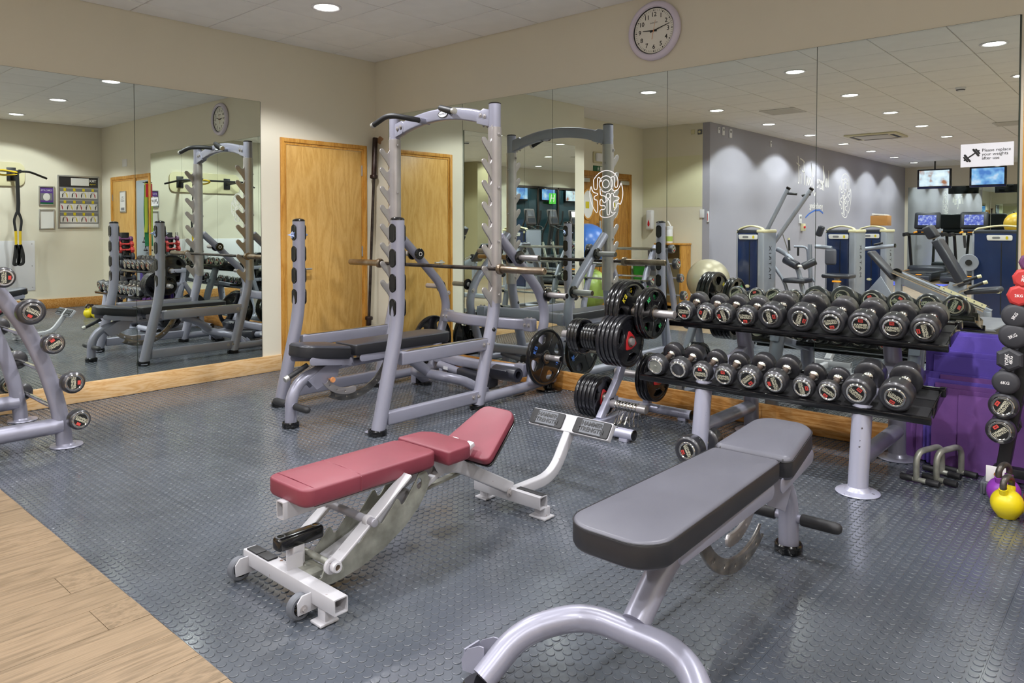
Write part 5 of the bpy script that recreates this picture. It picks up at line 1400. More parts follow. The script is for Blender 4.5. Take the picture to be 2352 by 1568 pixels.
def cradle(x, z, s=-1):
    for dy in (-.035, .035):
        b = flat([[(-.10*0, -.05), (s*.03, -.055), (s*.045, -.045), (s*.047, .0), (s*.035, .006), (s*.028, -.018), (s*.008, -.026), (-s*.01, -.01), (-s*.03, .03), (-s*.05, .0)]], .006, .001, basis((x, TY+dy, z), (1, 0, 0), (0, 0, 1)))
        tp('cradle', b, 'blackpost')
tl = [(.301, 5.300, 'hs', '4KG', 40), (.421, 5.310, 'hs', '5KG', 60), (.534, 5.318, (.056, 'greydb', 'round', '6KG'), 'round charcoal dumbbell, fourth below the red pair', 0),
      (.645, 5.332, (.060, 'greydb', 'hex', 'YORK\n4KG'), 'hexagonal charcoal dumbbell in the dumbbell tree', 90), (.757, 5.345, (.060, 'greydb', 'round', '3KG'), 'round charcoal 3 kg dumbbell on the tree', 30),
      (.852, 5.352, (.057, 'greydb', 'round', '3KG'), 'charcoal dumbbell directly below the red ones on the tree', 60), (.948, 5.366, (.052, 'reddb', 'oct', '2KG'), 'lower red dumbbell on the near side of the tree', 0),
      (1.030, 5.382, (.047, 'reddb', 'oct', '2KG'), 'upper red dumbbell on the near side of the tree', 80), (1.105, 5.402, (.042, 'purpledb', 'oct', '1KG'), 'purple dumbbell at the top of the tree near side', 0)]
for z, x, kd, lab, rl in tl:
    if kd == 'hs':
        dumbbell(db_kind(.062, .058), (x, -.45, z), (0, 1, 0), 'chrome-ringed black dumbbell, %s on the tree' % ('lowest' if z < .35 else 'second lowest'), R(rl), 1, lab, 'dumbbells on the tree')
    else: neo_db(neo_kind(*kd), x, -.45, z, lab, R(rl))
    cradle(x+.02, z)
for k, (z, m, r_, tx) in enumerate(((.948, 'reddb', .052, '2KG'), (1.030, 'reddb', .047, '2KG'), (1.105, 'purpledb', .042, '1KG'), (.852, 'greydb', .057, '3KG'), (.757, 'greydb', .060, '3KG'))):
    x = TX+(TX-[5.366, 5.382, 5.402, 5.352, 5.345][k])
    neo_db(neo_kind(r_, m, 'oct' if m != 'greydb' else 'round', tx), x, -.45, z, '%s dumbbell on the far side of the tree, %s from its top' % ({'reddb': 'red', 'purpledb': 'purple', 'greydb': 'charcoal'}[m], ['second', 'third', 'topmost place,', 'fourth', 'fifth'][k] if k != 2 else 'topmost'), 0)
    cradle(x-.02, z, 1)

# ---- kettlebells
def kettlebell(x, y, r_, m, lab, rz=0):
    t = thing('kettlebell', lab, 'kettlebell', (x, y, 0), rz, group='kettlebells')
    pr = []
    for i in range(15):
        a = -PI/2+PI*.93*i/14; rr_ = r_*math.cos(a); z = r_*.93+r_*math.sin(a)
        pr.append((max(rr_, 0), max(z, 0)))
    pr = [(0, 0), (r_*.55, 0)]+[p for p in pr if p[1] > r_*.16]+[(0, r_*1.93)]
    part('body', MB().lathe(pr, n=40), m, t)
    hb = r_*1.62
    part('handle', MB().tube(fil([(-r_*.48, 0, hb*.92), (-r_*.66, 0, hb+r_*.75), (-r_*.28, 0, hb+r_*1.12), (r_*.28, 0, hb+r_*1.12), (r_*.66, 0, hb+r_*.75), (r_*.48, 0, hb*.92)], r_*.35, 6), .0135, 18), 'iron', t)
    b = MB()
    for s in (-1, 1): b.tube([(s*r_*.40, 0, hb*.86), (s*r_*.60, 0, hb+r_*.42)], .0175, 16)
    part('coated_horns', b, m, t)
kettlebell(5.372, -.745, .064, 'kbyellow', 'yellow kettlebell in front of the purple one', 1.3)
kettlebell(5.505, -.80, .066, 'kbyellow', 'yellow kettlebell cut by the right edge of the frame', 1.2)
kettlebell(5.34, -.60, .068, 'kbpurple', 'purple kettlebell behind the front yellow one', 1.2)
kettlebell(5.48, -.60, .066, 'kbred', 'red kettlebell beside the purple kettlebell', 1.2)
kettlebell(5.61, -.72, .060, 'kbpink', 'magenta kettlebell behind the right yellow one', 1.2)

# ---- bands hanging on the wall strip right of the mirror
def strip(pts, wd, col, name, lab, cat='resistance band', up=(0, 1, 0), th=.003, group='straps hanging right of the mirror'):
    b = MB().sweep(fil(pts, .05, 5), rr(th, wd, th*.4, 1), True, up=up); o = part(name, b, col, None); return tag(o, lab, cat, group)
bx = 5.365; 
strip([(bx+.02, -.035, 1.93), (bx+.02, -.045, 1.6), (bx+.02, -.04, 1.32), (bx+.025, -.05, 1.20)], .045, 'lime', 'tape_strap', 'lime green strap with black print hanging right of the mirror', 'strap')
strip([(bx+.0, -.03, 1.92), (bx-.0, -.03, 1.72)], .05, 'bandred', 'red_band', 'wide red band folded at the top of the hanging straps')
strip([(bx+.06, -.03, 1.92), (bx+.05, -.04, 1.4), (bx+.055, -.04, 1.0)], .010, 'bandred', 'red_tube', 'thin red resistance tube hanging right of the mirror')
strip([(bx+.09, -.03, 1.93), (bx+.10, -.04, 1.4), (bx+.095, -.04, 1.12)], .010, 'strapyellow', 'yellow_tube', 'thin yellow resistance tube hanging right of the mirror')
strip([(bx+.04, -.025, 1.9), (bx+.06, -.03, 1.5), (bx+.02, -.03, 1.0)], .07, 'bandgreen', 'green_band', 'wide dark green band hanging below the lime strap')
for x, z, l_ in ((bx+.055, .97, 'red'), (bx+.095, 1.09, 'yellow')):
    t = thing('tube_handle', 'black handle on the end of the %s resistance tube' % l_, 'handle', (x, -.045, z), group='resistance tube handles')
    part('stirrup', MB().tube([(0, 0, .04), (-.03, 0, -.03)], .004, 8).tube([(0, 0, .04), (.03, 0, -.03)], .004, 8), 'strapblack', t)
    part('grip', MB().cyl((-.045, 0, -.035), (.045, 0, -.035), .013, n=14), 'rubbergrip', t)
hk = tag(part('wall_hook', MB().box((bx-.02, -.012, 1.90), (bx+.12, 0, 1.96), bev=.003).cyl((bx+.02, -.01, 1.93), (bx+.02, -.06, 1.94), .005).cyl((bx+.09, -.01, 1.93), (bx+.09, -.06, 1.94), .005), 'blackpost', None), 'black wall hook holding the hanging straps', 'hook')
ws = tag(part('wall_plate', MB().box((6.18, -.006, 2.22), (6.36, 0, 2.34), bev=.002), 'whiteplastic', None), 'white plastic plate above the timber door', 'wall plate')

# ================================================================== FIXED BARBELL RACK (left foreground)
BY = -3.58
br = thing('barbell_rack', 'silver curved two-sided rack holding short fixed barbells', 'rack', (.69, BY, 0))
def bpart(name, b, m, parent=None): return part(name, b, m, parent or br, world=True)
for x in (.27, 1.11):
    for s in (1, -1):
        prof = [(.455, .01), (.445, .12), (.41, .30), (.345, .52), (.255, .73), (.15, .90), (.055, 1.03)]
        pts = [V(x, BY+s*p[0], p[1]) for p in prof]
        q = []
        for i in range(len(pts)-1):
            for k in range(4):
                t = k/4; p0_, p1_, p2_, p3_ = pts[max(i-1, 0)], pts[i], pts[i+1], pts[min(i+2, len(pts)-1)]
                q.append(.5*((2*p1_)+(p2_-p0_)*t+(2*p0_-5*p1_+4*p2_-p3_)*t*t+(3*p1_-p0_-3*p2_+p3_)*t**3))
        q.append(pts[-1])
        po = bpart('curved_post', MB().sweep(q, rr(.085, .066, .03, 4), True, up=(1, 0, 0)), 'silver')
        part('base_flange', MB().lathe([(0, 0), (.085, 0), (.087, .003), (.083, .008), (.05, .010), (.044, .018), (0, .018)], (x, BY+s*.465, 0), n=40), 'silver', po, world=True)
    bpart('base_tube', MB().tube([(x, BY+.44, .125), (x, BY-.44, .125)], .046, 24), 'silver')
    bpart('top_cap', MB().box((x-.034, BY-.10, 1.0), (x+.034, BY+.10, 1.045), bev=.014, seg=3), 'silver')
bpart('cross_tube', MB().tube([(.27, BY, .125), (1.11, BY, .125)], .04, 20), 'silver')
BBK = {}
def fixed_barbell(y, z, r_, s, lab, row):
    if r_ not in BBK:
        d = db_kind(r_, .068)[0]
        BBK[r_] = (d, MB().lathe([(0, -.50), (.0135, -.50), (.0135, -.2), (.0145, -.19), (.0145, .19), (.0135, .2), (.0135, .50), (0, .50)], (0, 0, 0), (0, 0, 1), 18).mesh('shaft', 'chrome'))
    d, sh = BBK[r_]
    t = thing('fixed_barbell', lab, 'barbell', (.69, y, z), group='fixed barbells on the curved rack', rot=(0, PI/2, 0))
    for sg in (1, -1):
        h_ = link('head', d['head'], t, (0, 0, sg*.50), (0 if sg > 0 else PI, 0, row*2.1+sg+PI))
        link('chrome_ring', d['ring'], h_); link('end_disc', d['disc'], h_); link('lettering', d['text'], h_); link('weight_sticker', d['sticker'], h_)
    link('shaft', sh, t)
rows = [(.235, .205, .060, -.02), (.42, .405, .062, 0), (.62, .61, .061, 0), (.80, .80, .072, 0), (.97, .985, .058, 0)]
lv = [(-3.085, .168, .058, 'lowest'), (-3.115, .386, .062, 'second lowest'), (-3.210, .618, .058, 'middle'), (-3.315, .806, .071, 'second highest'), (-3.44, 1.0, .055, 'highest')]
for i, (y, z, r_, nm) in enumerate(lv):
    fixed_barbell(y, z, r_, 1, 'short fixed barbell with chrome-ringed heads, %s on the window side of the curved rack' % nm if False else 'short fixed barbell, %s on the mirror side of the curved rack' % nm, i)
    yb = 2*BY-y
    fixed_barbell(yb, z, r_, -1, 'short fixed barbell, %s on the far side of the curved rack' % nm, i+5)
    for x in (.27, 1.11):
        for yy, s in ((y, 1), (yb, -1)):
            bpart('bar_cup', flat([[(s*-.05, -.018), (s*.02, -.03), (s*.032, .0), (s*.026, .014), (s*.018, -.006), (s*-.002, -.016), (s*-.018, .004), (s*-.06, .01)]], .012, .002, basis((x, yy, z), (0, 1, 0), (0, 0, 1))), 'rubbergrip')

# ================================================================== RIGHT WALL (seen in the left mirror)
def framed(lab, y0, y1, z0, z1, inner, name='picture_frame', fw=.02):
    cyy, cz = (y0+y1)/2, (z0+z1)/2; t = thing(name, lab, 'framed poster', (7.213, cyy, cz), -PI/2 if False else PI/2*-1)
    # local +x -> world -y ; local -y -> world -x
    w_, h_ = abs(y1-y0), z1-z0
    b = MB(); b.box((-w_/2, -.02, -h_/2), (-w_/2+fw, 0, h_/2), bev=.004); b.box((w_/2-fw, -.02, -h_/2), (w_/2, 0, h_/2), bev=.004)
    b.box((-w_/2+fw, -.02, -h_/2), (w_/2-fw, 0, -h_/2+fw), bev=.004); b.box((-w_/2+fw, -.02, h_/2-fw), (w_/2-fw, 0, h_/2), bev=.004)
    part('frame', b, 'alu', t); part('sheet', MB().box((-w_/2+fw, -.008, -h_/2+fw), (w_/2-fw, 0, h_/2-fw)), inner, t)
    return t, w_-2*fw, h_-2*fw
t, w_, h_ = framed('small silver frame holding a purple circuits poster', -.70, -.92, 1.62, 1.92, 'posterpurple')
part('picture', MB().box((-w_/2+.01, -.0095, -h_*.28), (w_/2-.01, -.008, h_*.16)), 'postergrey', t)
part('figure', MB().sphere((0, -.0095, -.02), .05, sy=.03, sz=1.2, u=14, v=8), 'posterwhite', t)
part('green_band', MB().box((-w_/2, -.0105, -h_/2), (w_/2, -.0088, -h_*.40)), 'exitgreen', t)
part('lettering', text('CIRCUITS', .036, basis((0, -.0095, h_*.32), (1, 0, 0), (0, 0, 1)), .001), 'posterwhite', t)
framed('small silver frame with a blank pale sheet, below the circuits poster', -.70, -.92, 1.245, 1.56, 'posterwhite')
t, w_, h_ = framed('large silver-framed black training exercises chart', -.045, -.66, 1.262, 2.105, 'postergrey', fw=.025)
hd = part('header', MB().box((-w_/2, -.0095, h_*.30), (w_/2, -.008, h_/2)), 'posterblack', t)
part('header_card', MB().box((-w_*.26, -.011, h_*.33), (w_*.20, -.0092, h_*.48)), 'posterwhite', t)
part('lettering', text('TRX', .055, basis((-w_*.36, -.0105, h_*.43), (1, 0, 0), (0, 0, 1)), .001, bold=.002), 'posterwhite', t)
part('small_lettering', text('Strength', .026, basis((-w_*.36, -.0105, h_*.365), (1, 0, 0), (0, 0, 1)), .001), 'posteryellow', t)
part('footer', MB().box((-w_/2, -.0095, -h_/2), (w_/2, -.008, -h_*.44)), 'posterwhite', t)
pc = MB().box((-.033, -.0105, -.052), (.033, -.009, .052)).mesh('exercise_picture', 'posterwhite')
yl = MB().box((-.018, -.011, 0), (.018, -.0095, .045)).mesh('yellow_tab', 'posteryellow')
fg = {}
def figure_mesh(k, m):
    b = MB(); rn = random.Random(k); a = rn.uniform(-.9, .9)
    b.add_mesh(curve_mesh([[(-.007, -.04), (.005, -.04), (.009+a*.01, .012), (-.009+a*.01, .012)]], .001), basis((0, -.0112, 0), (1, 0, 0), (0, 0, 1)))
    b.add_mesh(curve_mesh([ell(.006, .007, 8, a*.015, .025)], .001), basis((0, -.0112, 0), (1, 0, 0), (0, 0, 1)))
    b.add_mesh(curve_mesh(stroke([(a*.01, .008), (.02*(1 if a > 0 else -1), .02), (.028*(1 if a > 0 else -1), .04)], .005), .001), basis((0, -.0112, 0), (1, 0, 0), (0, 0, 1)))
    return b.mesh('exercise_figure', m)
fgs = [figure_mesh(k, ['posterred', 'posterblack', 'posteryellow', 'posterblack'][k]) for k in range(4)]
for r__ in range(3):
    zz = h_*(.155-.245*r__)
    part('divider', MB().box((-w_/2, -.0095, zz+h_*.115), (w_/2, -.008, zz+h_*.12)), 'posterwhite', t)
    for c in range(8):
        p_ = link('exercise_picture', pc, t, (-w_*.42+c*w_*.12, 0, zz-.012)); link('exercise_figure', fgs[(c+r__) % 4], p_)
        if c % 2 == 0: link('yellow_tab', yl, t, (-w_*.36+c*w_*.12, 0, zz+.048))
wb = thing('wall_panel', 'white protective panel low on the right wall', 'wall panel', (7.213, -1.9, .3))
part('panel', MB().box((-.006, -.95, .0), (0, .92, .77), bev=.002), 'whiteplastic', wb)
for yy in (-.9, .88):
    for zz in (.05, .38, .72): part('screw', MB().cyl((-.006, yy, zz), (-.009, yy, zz), .007, n=10), 'steel', wb)
mb_ = thing('suspension_mount', 'black pull-up style suspension trainer mount on a cream backboard', 'wall mount', (7.213, -1.75, 2.08))
part('backboard', flat([[(p[0], p[1]) for p in rr(1.30, .36, .10, 6)]], .02, .004, basis((-.011, 0, 0), (0, 1, 0), (0, 0, 1))), 'cream', mb_)
for yy in (-.40, .47):
    part('mount_plate', MB().box((-.034, yy-.06, -.10), (-.022, yy+.06, .10), bev=.003), 'blackpost', mb_)
    part('mount_arm', MB().rtube([(-.03, yy, 0), (-.46, yy, .02)], .04, .05, .006), 'blackpost', mb_)
part('long_bar', MB().tube(fil([(-.30, .86, -.06), (-.44, .60, .02), (-.46, -.55, .02), (-.30, -.80, -.06)], .06, 5), .016, 14), 'blackpost', mb_)
sp = thing('suspension_strap', 'black and yellow suspension strap hanging from the wall mount', 'strap', (6.74, -1.32, 2.08))
part('yellow_loop', MB().sweep(fil([(0, 0, 0), (-.03, -.20, .03), (-.02, -.30, .0), (0, -.20, -.05), (0, 0, -.03)], .06, 5), rr(.022, .022, .004, 1), True), 'strapyellow', sp)
part('main_strap', MB().sweep([(0, 0, 0), (0, .01, -.45), (0, 0, -.62)], rr(.05, .014, .004, 2), True, up=(1, 0, 0)), 'strapblack', sp)
for s in (-1, 1):
    part('leg_strap', MB().sweep(fil([(0, s*.01, -.58), (.0, s*.05, -.70), (0, s*.03, -.86)], .05, 4), rr(.034, .010, .003, 2), True, up=(1, 0, 0)), 'strapblack', sp)
    part('yellow_section', MB().sweep([(0, s*.028, -.86), (0, s*.026, -1.06)], rr(.034, .012, .003, 2), True, up=(1, 0, 0)), 'strapyellow', sp)
    part('foot_loop', MB().sweep(fil([(0, s*.026, -1.06), (0, s*.02+.04, -1.2), (0, s*.03+.03, -1.34), (0, s*.03-.03, -1.36), (0, s*.02-.02, -1.2), (0, s*.026, -1.07)], .05, 5), rr(.045, .012, .003, 2), True, up=(1, 0, 0)), 'strapblack', sp)

# ================================================================== THE REST OF THE GYM (seen in the mirrors)
def tower(name_lab, x, y, w_=.42, d_=.46, h_=1.27, placard='plain', pad_txt=None):
    """selectorised weight tower: near corner (x, y) is the +x,+y one; shroud faces +y, silver column faces +x"""
    t = thing('weight_machine', name_lab, 'weight machine', (x-w_/2, y-d_/2, 0))
    hx, hy = w_/2, d_/2
    part('shroud', MB().box((-hx+.02, hy-.10, .06), (hx-.10, hy-.005, h_-.06), bev=.02, seg=3), 'navy', t)
    part('rear_shroud', MB().box((-hx+.02, -hy+.01, .06), (hx-.06, -hy+.10, h_-.06), bev=.02, seg=3), 'navy', t)
    part('side_column', MB().box((hx-.10, -hy, .0), (hx, hy, h_-.05), bev=.025, seg=3), 'machine', t)
    part('side_column', MB().box((-hx, -hy+.02, .0), (-hx+.035, hy-.01, h_-.05), bev=.012, seg=2), 'machine', t)
    part('base', MB().box((-hx-.02, -hy-.05, 0), (hx+.02, hy+.05, .05), bev=.01), 'machine', t)
    part('front_groove', MB().box((-.005, hy-.006, .12), (.005, hy-.001, h_-.2)), 'ink', t)
    part('dark_cap', MB().box((-hx+.01, -hy+.02, h_-.085), (hx-.05, hy-.004, h_-.03), bev=.012), 'darkmachine', t)
    arch = fil([(-hx+.01, hy-.05, h_-.07), (-hx+.05, hy-.05, h_-.015), (0, hy-.05, h_+.035), (hx-.05, hy-.05, h_-.005), (hx-.01, hy-.05, h_-.06)], .12, 6)
    part('top_handle', MB().sweep(arch, rr(.024, .09, .01, 3), True, up=(0, 1, 0)), 'cream', t)
    part('cap_end', MB().box((hx-.11, -hy-.005, h_-.075), (hx+.008, hy+.005, h_-.028), bev=.016, seg=3), 'cream', t)
    pl_ = part('placard', flat([plan([(-.15, -.035), (.13, -.035), (.14, .035), (-.15, .035)], .02, 3)], .008, .001, basis((-.03, hy+.004, h_-.135), (-1, 0, 0), (0, 0, 1))), 'posterwhite', t)
    part('placard_icon', flat([stad(.09, .03, 5)], .002, 0, basis((-.06, hy+.009, h_-.135), (-1, 0, 0), (0, 0, 1))), 'postergrey', pl_)
    part('placard_corner', flat([stad(.03, .045, 5)], .002, 0, basis((.06, hy+.009, h_-.135), (-1, 0, 0), (0, 0, 1))), 'posteryellow', pl_)
    part('lettering', text('MATRIX', .11, basis((hx+.001, 0, h_*.60), (0, 0, 1), (0, -1, 0)), .002, spacing=1.35), 'ink', t)
    bd_ = part('badge', flat([ell(.04, .022, 24)], .004, .001, basis((-.03, hy-.003, .42), (-1, 0, 0), (0, 0, 1))), 'cream', t)
    ws_ = part('weight_stack', MB().box((-.12, -.10, .10), (.06, .10, .75)), 'ink', t)
    return t
def wpart(t, name, b, m): return part(name, b, m, t, world=True)
def tubep(t, pts, r_=.03, m='machine', name='frame_tube', f=.08): return wpart(t, name, MB().tube(fil(pts, f, 5), r_, 14), m)
# machine 1 with overhead arms
m1 = tower('weight machine with two long overhead lever arms, nearest the alcove', 1.60, -5.69)
for (x0, z0, x1, z1, nm) in ((1.36, 1.20, 1.69, 1.85, 'a'), (1.55, 1.05, 2.08, 1.82, 'b')):
    yy = -6.35 if nm == 'a' else -6.2
    tubep(m1, [(x0-.12, yy, z0-.12), (x0, yy, z0), (x1, yy, z1)], .031, 'machine', 'lever_arm')
    s = 1 if nm == 'a' else -1
    wpart(m1, 'lever_grip', MB().cyl((x1-.01, yy, z1-.07), (x1+s*.13, yy, z1-.085), .018, n=14), 'rubbergrip')
    wpart(m1, 'arm_cap', MB().cyl((x1-.004, yy, z1-.006), (x1+.012, yy, z1+.02), .033, n=18), 'blackgloss')
tubep(m1, [(1.55, -6.3, .95), (1.72, -6.3, .86), (1.86, -6.3, .68), (1.98, -6.3, .2), (2.02, -6.3, .05)], .035)
tubep(m1, [(1.50, -6.3, .70), (1.66, -6.3, .48), (1.80, -6.3, .05)], .026)
wpart(m1, 'link_rod', MB().cyl((1.61, -6.3, 1.25), (1.73, -6.3, .88), .008, n=10), 'chrome')
wpart(m1, 'side_grip', MB().cyl((1.745, -6.28, .93), (1.735, -6.28, 1.10), .016, n=14), 'rubbergrip')
wpart(m1, 'grip_cap', MB().cyl((1.735, -6.28, 1.09), (1.733, -6.28, 1.12), .018, n=14), 'cream')
wpart(m1, 'roller_pad', MB().cyl((1.68, -6.28, .80), (1.90, -6.20, .71), .062, n=24, bev=.015), 'vinylblack')
wpart(m1, 'roller_pad', MB().cyl((1.96, -6.22, .70), (2.12, -6.3, .79), .055, n=24, bev=.015), 'vinylblack')
wpart(m1, 'roller_axle', MB().cyl((1.88, -6.21, .715), (1.98, -6.22, .705), .02, n=14), 'white')
wpart(m1, 'seat', MB().box((1.70, -6.50, .46), (2.02, -6.12, .53), bev=.03, seg=3), 'vinylblack')
tubep(m1, [(1.5, -6.3, .06), (2.3, -6.3, .06)], .04)
# machine 2
m2 = tower('weight machine with a round-backed pad and a seat on an orange lever', 2.47, -6.95, .44, .50)
wpart(m2, 'back_cushion', MB().box((2.13, -6.70, .72), (2.29, -6.62, .96), bev=.035, seg=3), 'vinyl')
wpart(m2, 'head_cushion', MB().box((2.02, -6.70, 1.14), (2.10, -6.60, 1.30), bev=.02, seg=3, rot=(0, .35, 0)), 'vinylblack')
tubep(m2, [(1.98, -6.68, .99), (2.22, -6.68, .97)], .03); tubep(m2, [(1.90, -6.68, 1.02), (1.92, -6.68, .30), (2.1, -6.68, .06)], .03)
wpart(m2, 'seat', MB().box((2.14, -6.78, .535), (2.54, -6.46, .595), bev=.025, seg=3), 'vinylblack')
tubep(m2, [(2.32, -6.62, .54), (2.28, -6.62, .06)], .04)
wpart(m2, 'seat_lever', MB().box((2.30, -6.50, .48), (2.42, -6.44, .505), bev=.01), 'orange2')
tubep(m2, [(1.85, -6.62, .06), (2.6, -6.62, .06)], .035)
for x, z in ((1.70, .98), (1.86, .86)): wpart(m2, 'side_grip', MB().cyl((x, -6.75, z-.14), (x, -6.75, z), .016, n=12), 'rubbergrip')
tubep(m2, [(1.64, -6.75, .98), (1.84, -6.75, .98), (1.86, -6.75, .62), (1.95, -6.75, .45)], .018)
# machine 3
m3 = tower('weight machine behind the round-backed one, with cardboard box on top', 2.52, -8.40, .46, .46)
tubep(m3, [(2.30, -8.0, .93), (2.74, -8.0, .99)], .03); wpart(m3, 'arm_cap', MB().cyl((2.735, -8.0, .99), (2.755, -8.0, .992), .032, n=16), 'blackgloss')
wpart(m3, 'lever_grip', MB().cyl((2.45, -7.95, 1.0), (2.58, -7.95, 1.03), .016, n=12), 'rubbergrip')
wpart(m3, 'side_plate', flat([[(-.1, 0), (.45, 0), (.35, .10), (.12, .48), (-.1, .20)]], .03, .004, basis((2.45, -7.9, .03), (1, 0, 0), (0, 0, 1))), 'machine')
bxx = thing('cardboard_box', 'open brown cardboard box of papers on a weight machine', 'box', (2.36, -8.66, 1.27))
part('box', MB().box((-.13, -.12, .035), (.13, .12, .20), bev=.003), 'card', bxx); part('papers', MB().box((-.11, -.10, .20), (.10, .10, .225), bev=.004, rot=(.05, .06, .1)), 'posterwhite', bxx)
# machine 4
m4 = tower('broad weight machine with an instruction placard at the mirror right edge', 4.62, -6.95, .67, .50)
wpart(m4, 'roller_disc', MB().lathe([(0, 0), (.11, 0), (.115, .01), (.11, .025), (0, .025)], (3.93, -6.9, .80), (0, 1, 0), 28), 'machine'); wpart(m4, 'disc_hub', MB().cyl((3.93, -6.88, .80), (3.93, -6.86, .80), .04, n=18), 'ink')
wpart(m4, 'side_grip', MB().cyl((3.90, -6.8, 1.0), (3.885, -6.8, 1.17), .018, n=14), 'rubbergrip'); wpart(m4, 'grip_cap', MB().cyl((3.885, -6.8, 1.165), (3.882, -6.8, 1.20), .02, n=14), 'cream')
tubep(m4, [(3.88, -6.9, .05), (3.88, -6.9, .72)], .03)
# leg press
lp_ = thing('leg_press', 'reclined leg press with long black back pad and twin silver rails', 'weight machine', (3.85, -5.05, 0))
def slab(p0, p1, w_, th, m, nm, bev=.02):
    p0, p1 = Vector(p0), Vector(p1); d = p1-p0; L_ = d.length; ang = math.atan2(d.z, d.x); c = (p0+p1)/2
    return wpart(lp_, nm, MB().box((c.x-L_/2, c.y-w_/2, c.z-th/2), (c.x+L_/2, c.y+w_/2, c.z+th/2), bev=bev, seg=3, rot=Matrix.Rotation(-ang, 3, 'Y')), m)
slab((3.93, -5.0, 1.13), (4.21, -5.0, .62), .30, .085, 'vinylblack', 'back_pad')
slab((3.83, -5.0, 1.28), (3.905, -5.0, 1.15), .24, .10, 'vinylblack', 'head_pad')
slab((3.22, -5.0, .98), (3.50, -5.0, .66), .26, .05, 'vinylblack', 'foot_board')
for dy in (-.14, .14):
    wpart(lp_, 'rail', MB().cyl((3.50, -5.0+dy, .75), (4.42, -5.0+dy, .36), .022, n=16), 'chrome')
wpart(lp_, 'rail_beam', MB().rtube([(3.50, -5.0, .70), (4.45, -5.0, .30)], .14, .05, .01, up=(0, 1, 0)), 'machine')
wpart(lp_, 'post', MB().box((3.50, -5.04, .0), (3.57, -4.96, .70), bev=.01), 'machine')
wpart(lp_, 'pivot_cap', MB().cyl((3.53, -4.96, .74), (3.53, -4.92, .74), .05, n=22), 'blackgloss')
wpart(lp_, 'post', MB().box((4.40, -5.04, .0), (4.47, -4.96, .34), bev=.01), 'machine')
wpart(lp_, 'base_beam', MB().box((3.2, -5.05, .0), (4.7, -4.95, .07), bev=.01), 'machine')
wpart(lp_, 'seat', MB().box((4.22, -5.18, .54), (4.56, -4.86, .60), bev=.025, seg=3, rot=Matrix.Rotation(-.12, 3, 'Y')), 'vinylblack')
for y, z0, z1, x0 in ((-4.86, .67, .73, 4.22), (-4.84, .60, .67, 4.28)):
    g_ = wpart(lp_, 'side_grip', MB().cyl((x0, y, z0), (x0+.14, y, z1), .017, n=14), 'rubbergrip')
    part('grip_cap', MB().cyl((x0+.135, y, z1-.003), (x0+.17, y, z1+.01), .019, n=14), 'cream', g_, world=True)
    wpart(lp_, 'grip_stem', MB().cyl((x0-.10, y, z0-.05), (x0+.01, y, z0), .012, n=12), 'chrome')
wpart(lp_, 'hole_strip', flat([[(-.24, -.02), (.24, -.02), (.24, .02), (-.24, .02)]]+[ell(.008, .008, 10, -.2+.08*k, 0) for k in range(6)], .006, 0, basis((4.22, -4.84, .50), (.92, 0, -.39), (.39, 0, .92))), 'cream')
wpart(lp_, 'carriage_plate', flat([[(-.10, -.10), (.14, -.14), (.10, .10), (-.04, .14)]], .02, .003, basis((4.12, -4.9, .52), (1, 0, 0), (0, 0, 1))), 'machine')

# ---- exercise balls, bins, cabinet in the alcove
def ball(x, y, z, r_, m, lab):
    b = MB().sphere((0, 0, 0), r_, u=40, v=28); o = part('exercise_ball', b, m, None); o.location = (x, y, z); return tag(o, lab, 'exercise ball')
ball(1.00, -5.18, .515, .305, 'ballsilver', 'pearl beige exercise ball beside the first weight machine')
st_ = thing('ball_stand', 'low black ring stand under the pearl beige ball', 'stand', (1.0, -5.18, 0))
part('ring', MB().lathe([(.16, .225), (.18, .215), (.19, .235), (.17, .25), (.16, .225)], n=30), 'blackpost', st_)
lm = MB().cyl((.18, 0, 0), (.17, 0, .225), .014, n=10).mesh('leg', 'blackpost')
for k in range(3): link('leg', lm, st_, None, (0, 0, k*2*PI/3+.4))
ball(-.25, -3.95, 1.02, .31, 'ballblue', 'blue exercise ball above the lime one in the alcove'); ball(-.25, -3.95, .40, .31, 'ballgreen', 'lime green exercise ball at the bottom of the alcove')
bk = thing('ball_rack', 'slim upright rack holding the blue and lime balls', 'rack', (-.25, -3.95, 0))
for z in (.11, .73): part('hoop', MB().lathe([(.20, z), (.212, z-.012), (.224, z), (.212, z+.012), (.20, z)], n=32), 'blackpost', bk)
for s in (-1, 1): part('upright', MB().cyl((-.318, s*.20, .0), (-.318, s*.20, .95), .012, n=10), 'blackpost', bk)
for z in (.11, .73): part('bracket', MB().box((-.325, -.21, z-.012), (-.20, -.185, z+.012)).box((-.325, .185, z-.012), (-.20, .21, z+.012)), 'blackpost', bk)
part('foot', MB().box((-.325, -.23, 0), (.20, -.18, .02)).box((-.325, .18, 0), (.20, .23, .02)), 'blackpost', bk)
cbn = thing('open_cabinet', 'open orange-brown wooden cabinet against the alcove end wall', 'cabinet', (.08, -5.80, 0))
part('side', MB().box((.205, -.15, 0), (.235, .15, 1.00)), 'frame', cbn); part('side', MB().box((-.235, -.15, 0), (-.205, .15, 1.00)), 'frame', cbn)
part('top', MB().box((-.245, -.155, 1.0), (.245, .16, 1.025), bev=.002), 'frame', cbn); part('back', MB().box((-.205, -.15, 0), (.205, -.14, 1.0)), 'walldark', cbn); part('shelf', MB().box((-.205, -.14, .05), (.205, .14, .07)), 'frame', cbn)
b_ = thing('waste_bin', 'grey plastic bin with a blue sticker in front of the wooden cabinet', 'bin', (.02, -5.45, 0))
